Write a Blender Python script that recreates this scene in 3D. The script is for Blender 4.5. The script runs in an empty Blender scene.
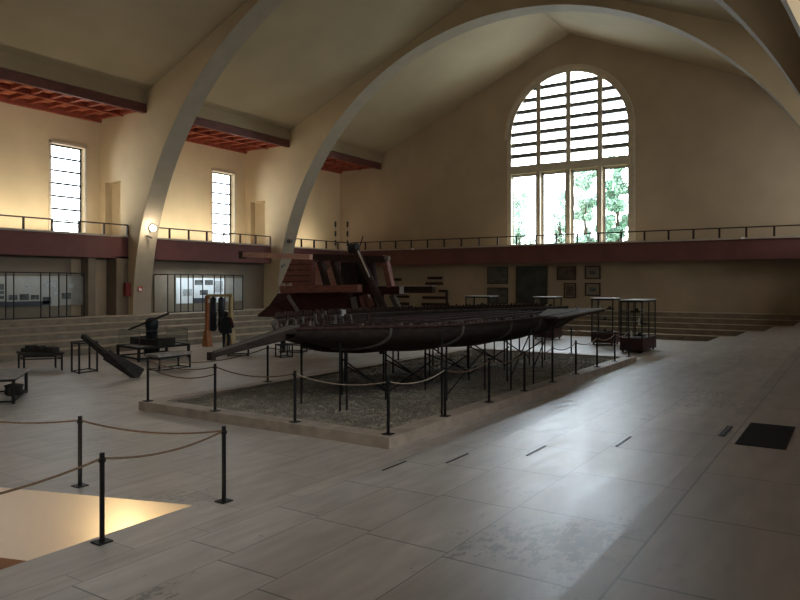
import bpy, bmesh, math, random
from mathutils import Vector, Matrix
random.seed(7)
C = bpy.context.scene.collection
R = math.radians
# ------------------------------------------------------------------ camera maths
FOC, YAW, EYE = 700.0, math.atan(458/700.0), 2.895
CA, SA = math.cos(YAW), math.sin(YAW)
def P(x, y, Y):            # point of the hall seen at (x, y) that stands at depth Y
    t = (x-400)/FOC; zz = Y/(SA*t+CA)
    return Vector(((CA*t-SA)*zz, Y, EYE-(y-283.5)/FOC*zz))
def PX(x, y, X):           # the same on a plane of constant X
    t = (x-400)/FOC; zz = X/(CA*t-SA)
    return Vector((X, (SA*t+CA)*zz, EYE-(y-283.5)/FOC*zz))
def G(x, y, z=0.0):        # the same on a level of height z
    h = EYE-z; d = FOC*h/(y-283.5); xc = (x-400)/FOC*d
    return Vector((CA*xc-SA*d, SA*xc+CA*d, z))
# ------------------------------------------------------------------ materials
def mat(name, col, rough=.7, var=.25, scale=4.0, metal=0.0, bump=0.0, bscale=30, emit=None, estr=0, stretch=None, spec=.5):
    m = bpy.data.materials.new(name); m.use_nodes = True
    nt = m.node_tree; b = nt.nodes['Principled BSDF']
    tc = nt.nodes.new('ShaderNodeTexCoord'); mp = nt.nodes.new('ShaderNodeMapping')
    if stretch: mp.inputs['Scale'].default_value = stretch
    nz = nt.nodes.new('ShaderNodeTexNoise'); nz.inputs['Scale'].default_value = scale; nz.inputs['Detail'].default_value = 5
    rp = nt.nodes.new('ShaderNodeValToRGB')
    c0 = [max(0, c*(1-var)) for c in col]; c1 = [min(1, c*(1+var)) for c in col]
    rp.color_ramp.elements[0].position = .3; rp.color_ramp.elements[1].position = .7
    rp.color_ramp.elements[0].color = (*c0, 1); rp.color_ramp.elements[1].color = (*c1, 1)
    L = nt.links.new
    L(tc.outputs['Object'], mp.inputs[0]); L(mp.outputs[0], nz.inputs['Vector']); L(nz.outputs['Fac'], rp.inputs[0])
    L(rp.outputs[0], b.inputs['Base Color'])
    b.inputs['Roughness'].default_value = rough; b.inputs['Metallic'].default_value = metal
    b.inputs['Specular IOR Level'].default_value = spec
    if bump:
        n2 = nt.nodes.new('ShaderNodeTexNoise'); n2.inputs['Scale'].default_value = bscale; n2.inputs['Detail'].default_value = 4
        bp = nt.nodes.new('ShaderNodeBump'); bp.inputs['Strength'].default_value = bump; bp.inputs['Distance'].default_value = .02
        L(mp.outputs[0], n2.inputs['Vector']); L(n2.outputs['Fac'], bp.inputs['Height']); L(bp.outputs[0], b.inputs['Normal'])
    if emit:
        b.inputs['Emission Color'].default_value = (*emit, 1); b.inputs['Emission Strength'].default_value = estr
    return m
def glass_mat(name, tint=(.96,.985,.98), refl=.12):
    m = bpy.data.materials.new(name); m.use_nodes = True; nt = m.node_tree
    for n in list(nt.nodes): nt.nodes.remove(n)
    out = nt.nodes.new('ShaderNodeOutputMaterial'); mx = nt.nodes.new('ShaderNodeMixShader')
    tr = nt.nodes.new('ShaderNodeBsdfTransparent'); gl = nt.nodes.new('ShaderNodeBsdfGlossy'); fr = nt.nodes.new('ShaderNodeFresnel')
    nz = nt.nodes.new('ShaderNodeTexNoise'); mu = nt.nodes.new('ShaderNodeMath'); mu.operation = 'MULTIPLY'; mu.inputs[1].default_value = refl/.12
    nz.inputs['Scale'].default_value = .6
    fr.inputs['IOR'].default_value = 1.3
    tr.inputs[0].default_value = (*tint, 1); gl.inputs['Roughness'].default_value = .03
    nt.links.new(fr.outputs[0], mu.inputs[0]); nt.links.new(mu.outputs[0], mx.inputs[0])
    nt.links.new(tr.outputs[0], mx.inputs[1]); nt.links.new(gl.outputs[0], mx.inputs[2]); nt.links.new(mx.outputs[0], out.inputs[0])
    return m
def slab_mat(name, base, bw, bh, rough, along_y=True, wear=1.0, off=(0,0), joint=.38):
    """large travertine slabs: joints, tone from slab to slab, worn dark flecks along the joints, a worn polish"""
    m = bpy.data.materials.new(name); m.use_nodes = True; nt = m.node_tree; b = nt.nodes['Principled BSDF']; L = nt.links.new
    N = nt.nodes.new
    tc = N('ShaderNodeTexCoord'); mp = N('ShaderNodeMapping'); L(tc.outputs['Object'], mp.inputs[0])
    mp.inputs['Location'].default_value = (off[0], off[1], 0)
    if along_y: mp.inputs['Rotation'].default_value = (0, 0, R(90))
    br = N('ShaderNodeTexBrick'); L(mp.outputs[0], br.inputs[0]); br.offset = .5
    br.inputs['Scale'].default_value = 1; br.inputs['Brick Width'].default_value = bw; br.inputs['Row Height'].default_value = bh
    br.inputs['Mortar Size'].default_value = .012; br.inputs['Mortar Smooth'].default_value = .6
    br.inputs['Color1'].default_value = (*[c*.94 for c in base], 1); br.inputs['Color2'].default_value = (*[c*1.05 for c in base], 1)
    br.inputs['Mortar'].default_value = (*[c*joint for c in base], 1)
    # veins
    mv = N('ShaderNodeMapping'); L(tc.outputs['Object'], mv.inputs[0]); mv.inputs['Scale'].default_value = (2.2, .5, 1)
    nv = N('ShaderNodeTexNoise'); nv.inputs['Scale'].default_value = 2.5; nv.inputs['Detail'].default_value = 8; L(mv.outputs[0], nv.inputs['Vector'])
    rv = N('ShaderNodeValToRGB'); rv.color_ramp.elements[0].position = .25; rv.color_ramp.elements[1].position = .75
    rv.color_ramp.elements[0].color = (.72,.70,.67,1); rv.color_ramp.elements[1].color = (1.08,1.06,1.02,1); L(nv.outputs['Fac'], rv.inputs[0])
    m1 = N('ShaderNodeMix'); m1.data_type = 'RGBA'; m1.blend_type = 'MULTIPLY'; m1.inputs[0].default_value = 1
    L(br.outputs['Color'], m1.inputs[6]); L(rv.outputs[0], m1.inputs[7])
    # worn flecks
    mw = N('ShaderNodeMapping'); L(tc.outputs['Object'], mw.inputs[0]); mw.inputs['Scale'].default_value = (2.6, 1.3, 1)
    nw = N('ShaderNodeTexNoise'); nw.inputs['Scale'].default_value = 6; nw.inputs['Detail'].default_value = 8; nw.inputs['Roughness'].default_value = .72; L(mw.outputs[0], nw.inputs['Vector'])
    nl = N('ShaderNodeTexNoise'); nl.inputs['Scale'].default_value = .55; nl.inputs['Detail'].default_value = 2; L(tc.outputs['Object'], nl.inputs['Vector'])
    ad = N('ShaderNodeMath'); ad.operation = 'MULTIPLY'; L(nw.outputs['Fac'], ad.inputs[0]); L(nl.outputs['Fac'], ad.inputs[1])
    rw = N('ShaderNodeValToRGB'); rw.color_ramp.elements[0].position = .345; rw.color_ramp.elements[1].position = .38
    rw.color_ramp.elements[0].color = (0,0,0,1); rw.color_ramp.elements[1].color = (wear,)*3+(1,); L(ad.outputs[0], rw.inputs[0])
    m2 = N('ShaderNodeMix'); m2.data_type = 'RGBA'; L(rw.outputs[0], m2.inputs[0]); L(m1.outputs[2], m2.inputs[6])
    m2.inputs[7].default_value = (*[c*.4 for c in base], 1); L(m2.outputs[2], b.inputs['Base Color'])
    mr = N('ShaderNodeMapRange'); L(nv.outputs['Fac'], mr.inputs[0]); mr.inputs[1].default_value = .3; mr.inputs[2].default_value = .7
    mr.inputs[3].default_value = rough-.02; mr.inputs[4].default_value = rough+.05; b.inputs['Specular IOR Level'].default_value=1.0; L(mr.outputs[0], b.inputs['Roughness'])
    bp = N('ShaderNodeBump'); bp.inputs['Strength'].default_value = .10; bp.inputs['Distance'].default_value = .004
    L(m2.outputs[2], bp.inputs['Height']); L(bp.outputs[0], b.inputs['Normal'])
    return m
M = {}
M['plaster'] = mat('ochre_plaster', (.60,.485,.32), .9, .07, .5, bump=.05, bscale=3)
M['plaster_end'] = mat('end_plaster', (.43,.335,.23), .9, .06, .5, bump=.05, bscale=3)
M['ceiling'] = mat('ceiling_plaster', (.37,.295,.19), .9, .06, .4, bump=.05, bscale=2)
M['cornice'] = mat('shaded_cornice_plaster', (.30,.225,.135), .9, .06, .4)  # ceiling plaster darkened in colour to offset light on the upright strip
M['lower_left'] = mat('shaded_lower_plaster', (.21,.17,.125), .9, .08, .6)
M['fin_plaster'] = mat('shaded_arch_plaster', (.50,.40,.26), .9, .07, .5, bump=.05, bscale=3)  # darker copy of the wall plaster, shade of the arch faces in its colour
M['concrete'] = mat('pale_concrete', (.32,.265,.195), .85, .06, 1.5, bump=.05, bscale=8)
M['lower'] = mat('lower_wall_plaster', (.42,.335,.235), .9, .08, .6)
M['lower_dark'] = mat('shadowed_pilaster', (.20,.155,.11), .9, .1, 1)
M['band'] = mat('oxblood_band', (.16,.06,.05), .75, .12, 1.2)
M['ledge'] = mat('ledge_stone', (.40,.33,.27), .7, .1, 3)
M['soffit'] = mat('red_soffit', (.42,.135,.06), .7, .2, 2)
M['soffit_dark'] = mat('dark_red_beam', (.13,.042,.028), .7, .2, 3)
M['soffit_beam'] = mat('red_beam', (.28,.07,.035), .7, .2, 3)
M['rail'] = mat('railing_metal', (.045,.026,.02), .5, .2, 8, metal=.4)
M['black'] = mat('black_iron', (.018,.017,.017), .45, .3, 12, metal=.3)
M['floor'] = slab_mat('hall_travertine', (.55,.515,.475), 1.6, 1.1, .46, wear=.5, joint=.68)
M['tread'] = slab_mat('tread_travertine', (.54,.515,.485), 1.3, 1.115, .40, wear=.8, off=(0.3, 5.75))
M['terrace'] = slab_mat('terrace_travertine', (.48,.45,.42), 1.3, 1.115, .46, wear=.35, joint=.55)
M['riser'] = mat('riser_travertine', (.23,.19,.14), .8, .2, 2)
M['stepL'] = slab_mat('far_tread_travertine', (.50,.43,.335), 1.4, 1.1, .6, wear=.4)
M['curb'] = mat('curb_stone', (.46,.39,.32), .6, .18, 3, bump=.1)
M['gravel'] = mat('gravel_bed', (.25,.22,.17), .95, .55, 22, bump=.9, bscale=40)
M['stone'] = mat('gravel_stone', (.30,.265,.21), .9, .4, 3)
M['cream'] = mat('cream_frame', (.55,.47,.36), .7, .08, 3)
M['louvre'] = mat('grey_louvre', (.20,.19,.18), .7, .08, 3)
M['dark_frame'] = mat('dark_window_frame', (.03,.03,.03), .5, .2, 6)
M['glass'] = glass_mat('window_glass')
M['case_glass'] = glass_mat('case_glass', (.955,.975,.97), .07)
M['hull'] = mat('tarred_hull', (.040,.028,.023), .75, .35, 3, bump=.2, bscale=14, stretch=(3,.4,3), spec=.2)
M['hull_strap'] = mat('grey_strap', (.11,.098,.085), .7, .25, 6)
M['deck'] = mat('old_deck_wood', (.042,.027,.021), .95, .4, 4, stretch=(5,.5,2), bump=.2, spec=.1)
M['deck_grey'] = mat('greyed_deck_plank', (.12,.095,.075), .95, .4, 4, stretch=(6,.5,2), bump=.2)
M['red_wood'] = mat('red_stained_wood', (.25,.095,.068), .6, .3, 3, stretch=(1,5,5), bump=.15)
M['red_dark'] = mat('dark_red_planking', (.07,.022,.018), .8, .3, 3, stretch=(.6,3,6), bump=.2, spec=.2)
M['pink_wood'] = mat('pinkish_board', (.62,.36,.28), .7, .2, 3, stretch=(1,3,6))  # pinkish wood, colour raised to stand for light on the boards
M['brown_wood'] = mat('dark_brown_timber', (.06,.034,.027), .85, .35, 4, stretch=(5,5,.6), spec=.2)
M['grey_wood'] = mat('weathered_grey_wood', (.19,.165,.14), .8, .3, 5, stretch=(4,4,.6))
M['pale_wood'] = mat('pale_broken_wood', (.55,.46,.38), .8, .2, 6)
M['orange_wood'] = mat('orange_pine', (.37,.15,.05), .5, .2, 3, stretch=(6,6,.6))
M['yellow_wood'] = mat('yellow_pine', (.42,.31,.15), .6, .2, 3, stretch=(6,6,.6))
M['bronze'] = mat('dark_bronze', (.035,.038,.045), .45, .4, 6, metal=.6)
M['fossil'] = mat('ancient_wood', (.035,.028,.023), .8, .5, 7, bump=.5, bscale=18)
M['slab'] = mat('grey_stone_slab', (.32,.29,.26), .7, .3, 6, bump=.3)
M['white'] = mat('white_card', (.75,.74,.72), .7, .04, 3)
M['board'] = mat('white_display_board', (.68,.72,.74), .6, .06, 2)
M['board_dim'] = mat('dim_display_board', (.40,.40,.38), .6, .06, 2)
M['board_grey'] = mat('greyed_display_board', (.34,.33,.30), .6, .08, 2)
M['board_dark'] = mat('charcoal_board', (.06,.065,.08), .6, .2, 3)
M['photo'] = mat('dark_photograph', (.09,.10,.10), .5, .7, 5)
M['print'] = mat('faint_line_drawing', (.38,.40,.41), .6, .35, 9)
M['case_back'] = mat('case_back_board', (.20,.17,.13), .8, .08, 2)
M['maroon'] = mat('maroon_plinth', (.055,.02,.017), .5, .15, 3)
M['case_top'] = mat('lit_case_top', (.55,.55,.54), .35, .08, 3)  # pale colour carries the light lying on the case lids
M['rope'] = mat('hemp_rope', (.20,.13,.08), .85, .3, 40)
M['rope_pale'] = mat('pale_rope', (.36,.30,.23), .85, .3, 40)
M['red_box'] = mat('red_fire_box', (.22,.03,.022), .5, .2, 4)
M['red_sign'] = mat('red_sign', (.42,.06,.045), .5, .1, 4)
M['pit'] = mat('pit_plaster', (.58,.52,.45), .85, .08, .7, bump=.04, bscale=4)
M['pit_floor'] = mat('brown_pit_tiles', (.22,.11,.06), .6, .3, 3)
M['grate'] = mat('dark_grating', (.014,.014,.015), .55, .3, 10, metal=.4)
M['skin'] = mat('skin', (.5,.3,.22), .6, .1, 8)
M['coat'] = mat('black_coat', (.012,.012,.015), .9, .2, 9)
M['trousers'] = mat('dark_trousers', (.015,.016,.02), .9, .2, 9)
M['sleeve'] = mat('dark_red_coat', (.06,.012,.014), .9, .2, 9)
M['hair'] = mat('dark_hair', (.012,.009,.007), .7, .3, 20)
M['paint_dark'] = mat('dark_green_painting', (.035,.042,.036), .45, .8, 1.3)
M['paint_grey'] = mat('grey_landscape_painting', (.09,.09,.075), .5, .6, 3, stretch=(.6,1,2.5))
M['paint_brown'] = mat('brown_painting', (.11,.075,.05), .5, .6, 3)
M['mount'] = mat('buff_mount', (.27,.22,.16), .8, .08, 3)
M['pframe'] = mat('dark_picture_frame', (.035,.024,.017), .5, .2, 6)
M['lamp'] = mat('lit_lamp', (1,1,1), .5, 0, 1, emit=(1,.93,.8), estr=40)
M['grey_metal'] = mat('grey_metal', (.15,.15,.15), .4, .2, 6, metal=.6)
M['leaf'] = mat('leaves_green', (.28,.42,.33), .7, .5, .9)
M['leaf_pale'] = mat('leaves_pale', (.40,.52,.44), .7, .4, .9)
M['bark'] = mat('bark', (.08,.06,.04), .9, .4, 5)
M['grass'] = mat('grass_ground', (.10,.14,.05), .95, .4, 1)
M['figure'] = mat('pale_figurine', (.55,.52,.46), .6, .2, 12)
M['pole_white'] = mat('pale_segment', (.38,.32,.24), .6, .1, 5)
# ------------------------------------------------------------------ mesh builder
class MB:
    def __init__(s): s.v=[]; s.f=[]; s.mi=[]; s.sm=[]
    def add(s, vs, fs, mi=0, smooth=False):
        b=len(s.v); s.v += [tuple(v) for v in vs]; s.f += [tuple(b+i for i in f) for f in fs]; s.mi += [mi]*len(fs); s.sm += [smooth]*len(fs); return s
    def box(s, x0,x1,y0,y1,z0,z1, mi=0):
        vs=[(x,y,z) for z in (z0,z1) for y in (y0,y1) for x in (x0,x1)]
        return s.add(vs, [(0,2,3,1),(4,5,7,6),(0,1,5,4),(2,6,7,3),(0,4,6,2),(1,3,7,5)], mi)
    def bar(s, p, q, w, h=None, up=(0,0,1), w2=None, h2=None):
        p=Vector(p); q=Vector(q); h=h or w; w2=w2 or w; h2=h2 or h
        d=(q-p).normalized(); u=Vector(up)
        if abs(d.dot(u))>.98: u=Vector((0,1,0))
        a=d.cross(u).normalized(); u=a.cross(d)
        vs=[]
        for c,ww,hh in ((p,w,h),(q,w2,h2)):
            for sx,sz in ((-1,-1),(1,-1),(1,1),(-1,1)): vs.append(c+a*sx*ww/2+u*sz*hh/2)
        return s.add(vs, [(3,2,1,0),(4,5,6,7),(0,1,5,4),(1,2,6,5),(2,3,7,6),(3,0,4,7)])
    def tube(s, pts, r, n=8, r2=None, cap=True):
        pts=[Vector(p) for p in pts]; m=len(pts); vs=[]; fs=[]
        for i,p in enumerate(pts):
            d=(pts[min(i+1,m-1)]-pts[max(i-1,0)]).normalized(); u=Vector((0,0,1)) if abs(d.z)<.95 else Vector((0,1,0))
            a=d.cross(u).normalized(); b=a.cross(d); rr = r if r2 is None else r+(r2-r)*i/(m-1)
            for k in range(n):
                t=2*math.pi*k/n; vs.append(p+a*math.cos(t)*rr+b*math.sin(t)*rr)
        for i in range(m-1):
            for k in range(n):
                k2=(k+1)%n; fs.append((i*n+k,i*n+k2,(i+1)*n+k2,(i+1)*n+k))
        s.add(vs,fs,0,n>5)
        if cap: s.add(vs[:n],[tuple(range(n))[::-1]]); s.add(vs[-n:],[tuple(range(n))])
        return s
    def lathe(s, c, prof, n=16):
        vs=[]; fs=[]
        for r,z in prof:
            for k in range(n):
                t=2*math.pi*k/n; vs.append((c[0]+r*math.cos(t), c[1]+r*math.sin(t), c[2]+z))
        for i in range(len(prof)-1):
            for k in range(n):
                k2=(k+1)%n; fs.append((i*n+k,i*n+k2,(i+1)*n+k2,(i+1)*n+k))
        s.add(vs,fs,0,True); s.add(vs[:n],[tuple(range(n))[::-1]]); s.add(vs[-n:],[tuple(range(n))]); return s
    def prism(s, poly, y0, y1):      # polygon in XZ pushed along Y
        n=len(poly); vs=[(x,y0,z) for x,z in poly]+[(x,y1,z) for x,z in poly]
        return s.add(vs, [tuple(range(n)),tuple(range(2*n-1,n-1,-1))]+[(i,n+i,n+(i+1)%n,(i+1)%n) for i in range(n)])
    def slab(s, top, th):            # polygon of 3-D points with a thickness downwards
        n=len(top); t=[Vector(p) for p in top]; b=[p-Vector((0,0,th)) for p in t]
        return s.add(t+b, [tuple(range(n)),tuple(range(2*n-1,n-1,-1))]+[(i,n+i,n+(i+1)%n,(i+1)%n) for i in range(n)])
    def build(s, name, m, parent=None, world=True, fix=True):
        me=bpy.data.meshes.new(name)
        off=Vector((0,0,0))
        if parent is not None and world:
            p=parent
            while p is not None: off+=Vector(p.location); p=p.parent
        me.from_pydata([tuple(Vector(v)-off) for v in s.v],[],s.f)
        for mm in (m if isinstance(m,(list,tuple)) else [m]): me.materials.append(mm)
        for p,mi,sm in zip(me.polygons,s.mi,s.sm): p.material_index=mi; p.use_smooth=sm
        if fix:
            bm=bmesh.new(); bm.from_mesh(me); bmesh.ops.recalc_face_normals(bm,faces=bm.faces); bm.to_mesh(me); bm.free()
        o=bpy.data.objects.new(name,me); C.objects.link(o); o.parent=parent
        return o
def tag(o, label=None, cat=None, group=None, kind=None):
    if label: o['label']=label
    if cat: o['category']=cat
    if group: o['group']=group
    if kind: o['kind']=kind
    return o
def thing(name, label, cat, loc=(0,0,0), group=None):
    o=bpy.data.objects.new(name,None); C.objects.link(o); o.location=loc; o.empty_display_size=.2
    return tag(o,label,cat,group)
def struct(name, mb, m, parent=None, fix=True):
    o=mb.build(name,m,parent,fix=fix)
    if parent is None: o['kind']='structure'
    return o
def copy_tree(o, parent=None):
    c=o.copy(); C.objects.link(c); c.parent=parent
    for ch in o.children: copy_tree(ch,c)
    return c
def cut(o, cutters):
    for mb in cutters:
        k=mb.build('cutter',M['black']); md=o.modifiers.new('cut','BOOLEAN'); md.object=k; md.operation='DIFFERENCE'; md.solver='EXACT'
        bpy.context.view_layer.update()
        me=bpy.data.meshes.new_from_object(o.evaluated_get(bpy.context.evaluated_depsgraph_get()))
        o.modifiers.clear(); o.data=me; kd=k.data; bpy.data.objects.remove(k); bpy.data.meshes.remove(kd)
# ================================================================== THE HALL
XC, RAD, ZT = -15.68, 15.92, 1.265          # centre line, arch radius, terrace level
RISE = .253
XL0, XR0, YE0 = -26.3, -5.75, 37.7        # foot of the steps: left, right, end
LRUN, RRUN, ERUN = 1.06, 1.115, .90
YB, XWL, XWR, YW = -10.0, -34.5, 2.9, 44.0
def ceil_z(x): return 19.08-.43*abs(x-XC)
# --- hall floor with the pit cut out
PIT=[(-7.27,6.17),(-11.6,4.76),(-11.6,1.2),(-7.24,1.2)]
fl=MB()
fl.add([(XL0-.5,YB,0),(XR0+.3,YB,0),(XR0+.3,YE0+.4,0),(XL0-.5,YE0+.4,0)]+[(x,y,0) for x,y in PIT],
       [(1,2,4,7),(2,3,5,4),(3,0,6,5),(0,1,7,6)])
struct('floor',fl,M['floor'],fix=False)
PD=-1.0
pw=MB(); vs=[(x,y,0) for x,y in PIT]+[(x,y,PD) for x,y in PIT]
pw.add(vs,[(0,1,5,4),(1,2,6,5),(2,3,7,6),(3,0,4,7)],0); pw.add(vs[4:],[(3,2,1,0)],1)
struct('floor_pit',pw,[M['pit'],M['pit_floor']],fix=False)
pc=MB()
for a,b in ((0,1),(3,0)):
    pass
# --- the steps, a shallow bowl round three sides
for k in range(1,6):
    z=k*RISE
    xl,xr,ye=XL0-(k-1)*LRUN, XR0+(k-1)*RRUN, YE0+(k-1)*ERUN
    if k<5: xl2,xr2,ye2=XL0-k*LRUN-.02, XR0+k*RRUN+.02, YE0+k*ERUN+.02
    else: xl2,xr2,ye2=XWL,XWR,YW
    nm={5:'terrace'}.get(k,'step')
    o=MB(); o.add([(xr,YB,z),(xr2,YB,z),(xr2,ye2,z),(xr,ye,z)],[(0,1,2,3)],0)
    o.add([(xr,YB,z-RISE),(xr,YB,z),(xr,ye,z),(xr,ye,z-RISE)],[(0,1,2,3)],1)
    struct(nm+'_right',o,[M['terrace'] if k==5 else M['tread'],M['riser']],fix=False)
    o=MB(); o.add([(xl,ye,z),(xr,ye,z),(xr2,ye2,z),(xl2,ye2,z)],[(0,1,2,3)],0)
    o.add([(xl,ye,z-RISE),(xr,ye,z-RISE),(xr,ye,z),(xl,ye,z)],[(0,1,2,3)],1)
    struct(nm+'_end',o,[M['stepL'],M['riser']],fix=False)
    o=MB(); o.add([(xl,YB,z),(xl,ye,z),(xl2,ye2,z),(xl2,YB,z)],[(0,1,2,3)],0)
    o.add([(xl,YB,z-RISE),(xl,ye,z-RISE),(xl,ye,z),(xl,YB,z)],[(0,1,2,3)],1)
    struct(nm+'_left',o,[M['stepL'],M['riser']],fix=False)
# --- diaphragm arches
FINS=[-9.5,1.3,12.1,22.9,33.7]; FT=1.1
def outer(th):
    c,s=math.cos(th),math.sin(th); best=1e9
    for X in (XWL-.3,XWR+.3):
        if abs(c)>1e-6:
            t=(X-XC)/c
            if t>0: best=min(best,t)
    tr=[]
    for sg in (-1,1):            # roof line: max(19.2-.43*|x-XC|, 12.4)
        d=s+.43*sg*c
        if sg*c>=-1e-9 and d>1e-6: tr.append((19.2-ZT)/d)
    if s>1e-6: best=min(best,max(min(tr),(12.4-ZT)/s))
    return best
def fin(y):
    mb=MB(); n=72; vs=[]
    for i in range(n+1):
        th=math.pi*i/n; c,s=math.cos(th),math.sin(th); ro=outer(th)
        for yy in (y,y+FT): vs.append((XC+RAD*c,yy,ZT+RAD*s))
        for yy in (y,y+FT): vs.append((XC+ro*c,yy,ZT+ro*s))
    f0=[];f1=[]
    for i in range(n):
        a=i*4;b=a+4
        f0+= [(a,a+2,b+2,b),(a+1,b+1,b+3,a+3),(a+2,a+3,b+3,b+2)]; f1.append((a,b,b+1,a+1))
    f0+=[(0,1,3,2),(n*4,n*4+2,n*4+3,n*4+1)]
    mb.add(vs,f0,0); mb.add(vs,f1,1)
    # merge doubled verts of the two lists
    o=struct('trim_arch',mb,[M['fin_plaster'],M['concrete']])
    bm=bmesh.new(); bm.from_mesh(o.data); bmesh.ops.remove_doubles(bm,verts=bm.verts,dist=1e-4); bmesh.ops.recalc_face_normals(bm,faces=bm.faces); bm.to_mesh(o.data); bm.free()
    return o
for i,y in enumerate(FINS):
    f=fin(y)
    if y>10:
        cut(f,[MB().box(-34.0,-32.65,y-.1,y+.4,5.3,8.33)])
# --- ceiling
ce=MB()
for sg in (-1,1):
    xe=XC+sg*14.7
    ce.add([(XC,YB,ceil_z(XC)),(XC,YW+.5,ceil_z(XC)),(xe,YW+.5,ceil_z(xe)),(xe,YB,ceil_z(xe)),
            (XC,YB,ceil_z(XC)+.4),(XC,YW+.5,ceil_z(XC)+.4),(XC+sg*19.6,YW+.5,ceil_z(xe)+.3),(XC+sg*19.6,YB,ceil_z(xe)+.3)],
           [(0,1,2,3),(4,7,6,5)])
    ce.add([(xe,YB,ceil_z(xe)),(xe,YW+.5,ceil_z(xe)),(xe,YW+.5,12.07),(xe,YB,12.07)],[(0,1,2,3)],1)
    ce.add([(xe,YB,12.07),(xe,YW+.5,12.07),(XC+sg*19.6,YW+.5,12.07),(XC+sg*19.6,YB,12.07)],[(0,1,2,3)])
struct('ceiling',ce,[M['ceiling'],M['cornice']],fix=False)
# --- coffered red soffits between the arches (left and right)
BAYS=[(YB,-9.5),(-8.4,1.3),(2.4,12.1),(13.2,22.9),(24.0,33.7),(34.8,YW)]
def soffit(y0,y1,xi,xo):
    o=MB(); lo,hi=min(xi,xo),max(xi,xo)
    o.box(lo+.01,hi-.01,y0,y1,11.98,12.06)
    struct_o=struct('ceiling_soffit',o,M['soffit'])
    b=MB(); sg=1 if xi>xo else -1
    MB().box(min(xi,xi-sg*.22),max(xi,xi-sg*.22),y0,y1,11.63,12.065).build('front_beam',M['soffit_dark'],struct_o); b.box(min(xo,xo+sg*.2),max(xo,xo+sg*.2),y0,y1,11.62,12.0)
    b.box(min(xi-sg*1.9,xi-sg*2.05),max(xi-sg*1.9,xi-sg*2.05),y0,y1,11.72,12.0)
    n=int((y1-y0)/.95)
    for i in range(n+1):
        y=y0+.1+(y1-y0-.2)*i/n; b.box(lo+.15,hi-.18,y-.1,y+.1,11.78,11.99)
    b.build('rafter_grid',M['soffit_beam'],struct_o)
for y0,y1 in BAYS[2:]: soffit(y0,y1,-30.5,XWL)
for y0,y1 in BAYS[2:]: soffit(y0,y1,-1.1,XWR)
# --- outer walls
lw=MB().box(XWL-.5,XWL,YB,YW+.5,5.39,12.07); wl=struct('wall_left',lw,M['plaster'])
WINS=[(20.16,22.04),(30.85,32.73)]
EXTRA=[(9.4,11.28)]
cut(wl,[MB().box(XWL-1,XWL+.5,a,b,5.45,10.1) for a,b in WINS+EXTRA])
rw=MB().box(XWR,XWR+.5,YB,YW+.5,0,12.1); wr=struct('wall_right',rw,M['plaster'])
RW=[(-6,-3),(4.0,6.0),(8.8,10.8),(15.8,17.8),(26.5,29.5),(37,41)]
cut(wr,[MB().box(XWR-.5,XWR+1,a,b,5.45,10.1) for a,b in RW])
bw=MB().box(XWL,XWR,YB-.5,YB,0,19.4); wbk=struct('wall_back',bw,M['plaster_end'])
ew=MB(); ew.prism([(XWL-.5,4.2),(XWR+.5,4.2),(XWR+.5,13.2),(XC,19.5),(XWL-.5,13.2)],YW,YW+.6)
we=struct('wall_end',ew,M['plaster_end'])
WX0,WX1=-20.05,-11.65; WCX=(WX0+WX1)/2; WR_=(WX1-WX0)/2; WZS=EYE+14.03-WR_; WZ0=5.45
def arch_poly(inset,z0=WZ0,n=28):
    r=WR_-inset
    return [(WCX-r,z0),(WCX+r,z0)]+[(WCX+r*math.cos(math.pi*i/n),WZS+r*math.sin(math.pi*i/n)) for i in range(n+1)]
cut(we,[MB().prism(arch_poly(0),YW-.5,YW+1)])
# end wall below the gallery + left wall below the gallery
struct('wall_end_lower',MB().box(XWL,XWR,43.0,43.4,ZT,5.2),M['lower'])
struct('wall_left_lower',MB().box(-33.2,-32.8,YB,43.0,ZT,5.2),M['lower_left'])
struct('wall_lit_patch',MB().box(-32.85,-32.78,21.2,22.15,ZT,4.15),M['lower'])  # lighter sheets stand for spilled light on the lower wall
struct('wall_lit_patch',MB().box(-32.85,-32.78,20.2,20.72,ZT,4.15),M['lower'])
struct('wall_right_lower',MB().box(1.2,1.6,YB,43.0,ZT,5.2),M['lower'])
for y in (22.05,20.55):
    pass
# pilasters beside the wall case, their shadow put into the dark colour
struct('trim_pilaster',MB().box(-32.85,-32.2,20.75,21.15,ZT,4.3),M['lower_dark'])
struct('trim_pilaster',MB().box(-32.85,-32.0,22.2,22.9,ZT,4.3),M['lower_dark'])
# --- galleries
def gallery(name,mb_slab,mb_band,mb_ledge):
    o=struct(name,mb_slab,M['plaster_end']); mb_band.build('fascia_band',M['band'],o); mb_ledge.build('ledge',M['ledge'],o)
ZG0,ZG1=4.2,5.395
for nm,y0,y1 in (('balcony_left',-8.4,1.3),('balcony_left',2.4,12.0),('balcony_left',13.2,22.9),('balcony_left',24.15,33.55),('balcony_left',34.95,42)):
    gallery(nm,MB().box(XWL,-32.2,y0,y1,4.9,5.3),MB().box(-32.2,-32.0,y0,y1,ZG0,ZG1-.1),MB().box(-32.25,-31.9,y0,y1,ZG1-.1,ZG1))
gallery('balcony_end',MB().box(XWL,XWR,42.2,YW,4.9,5.3),MB().box(-32.0,.4,42.0,42.2,ZG0,ZG1-.1),MB().box(-32.0,.4,41.9,42.25,ZG1-.1,ZG1))
gallery('balcony_right',MB().box(.6,XWR,YB,42,4.9,5.3),MB().box(.4,.6,YB,42.2,ZG0,ZG1-.1),MB().box(.3,.65,YB,42,ZG1-.1,ZG1))
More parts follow.
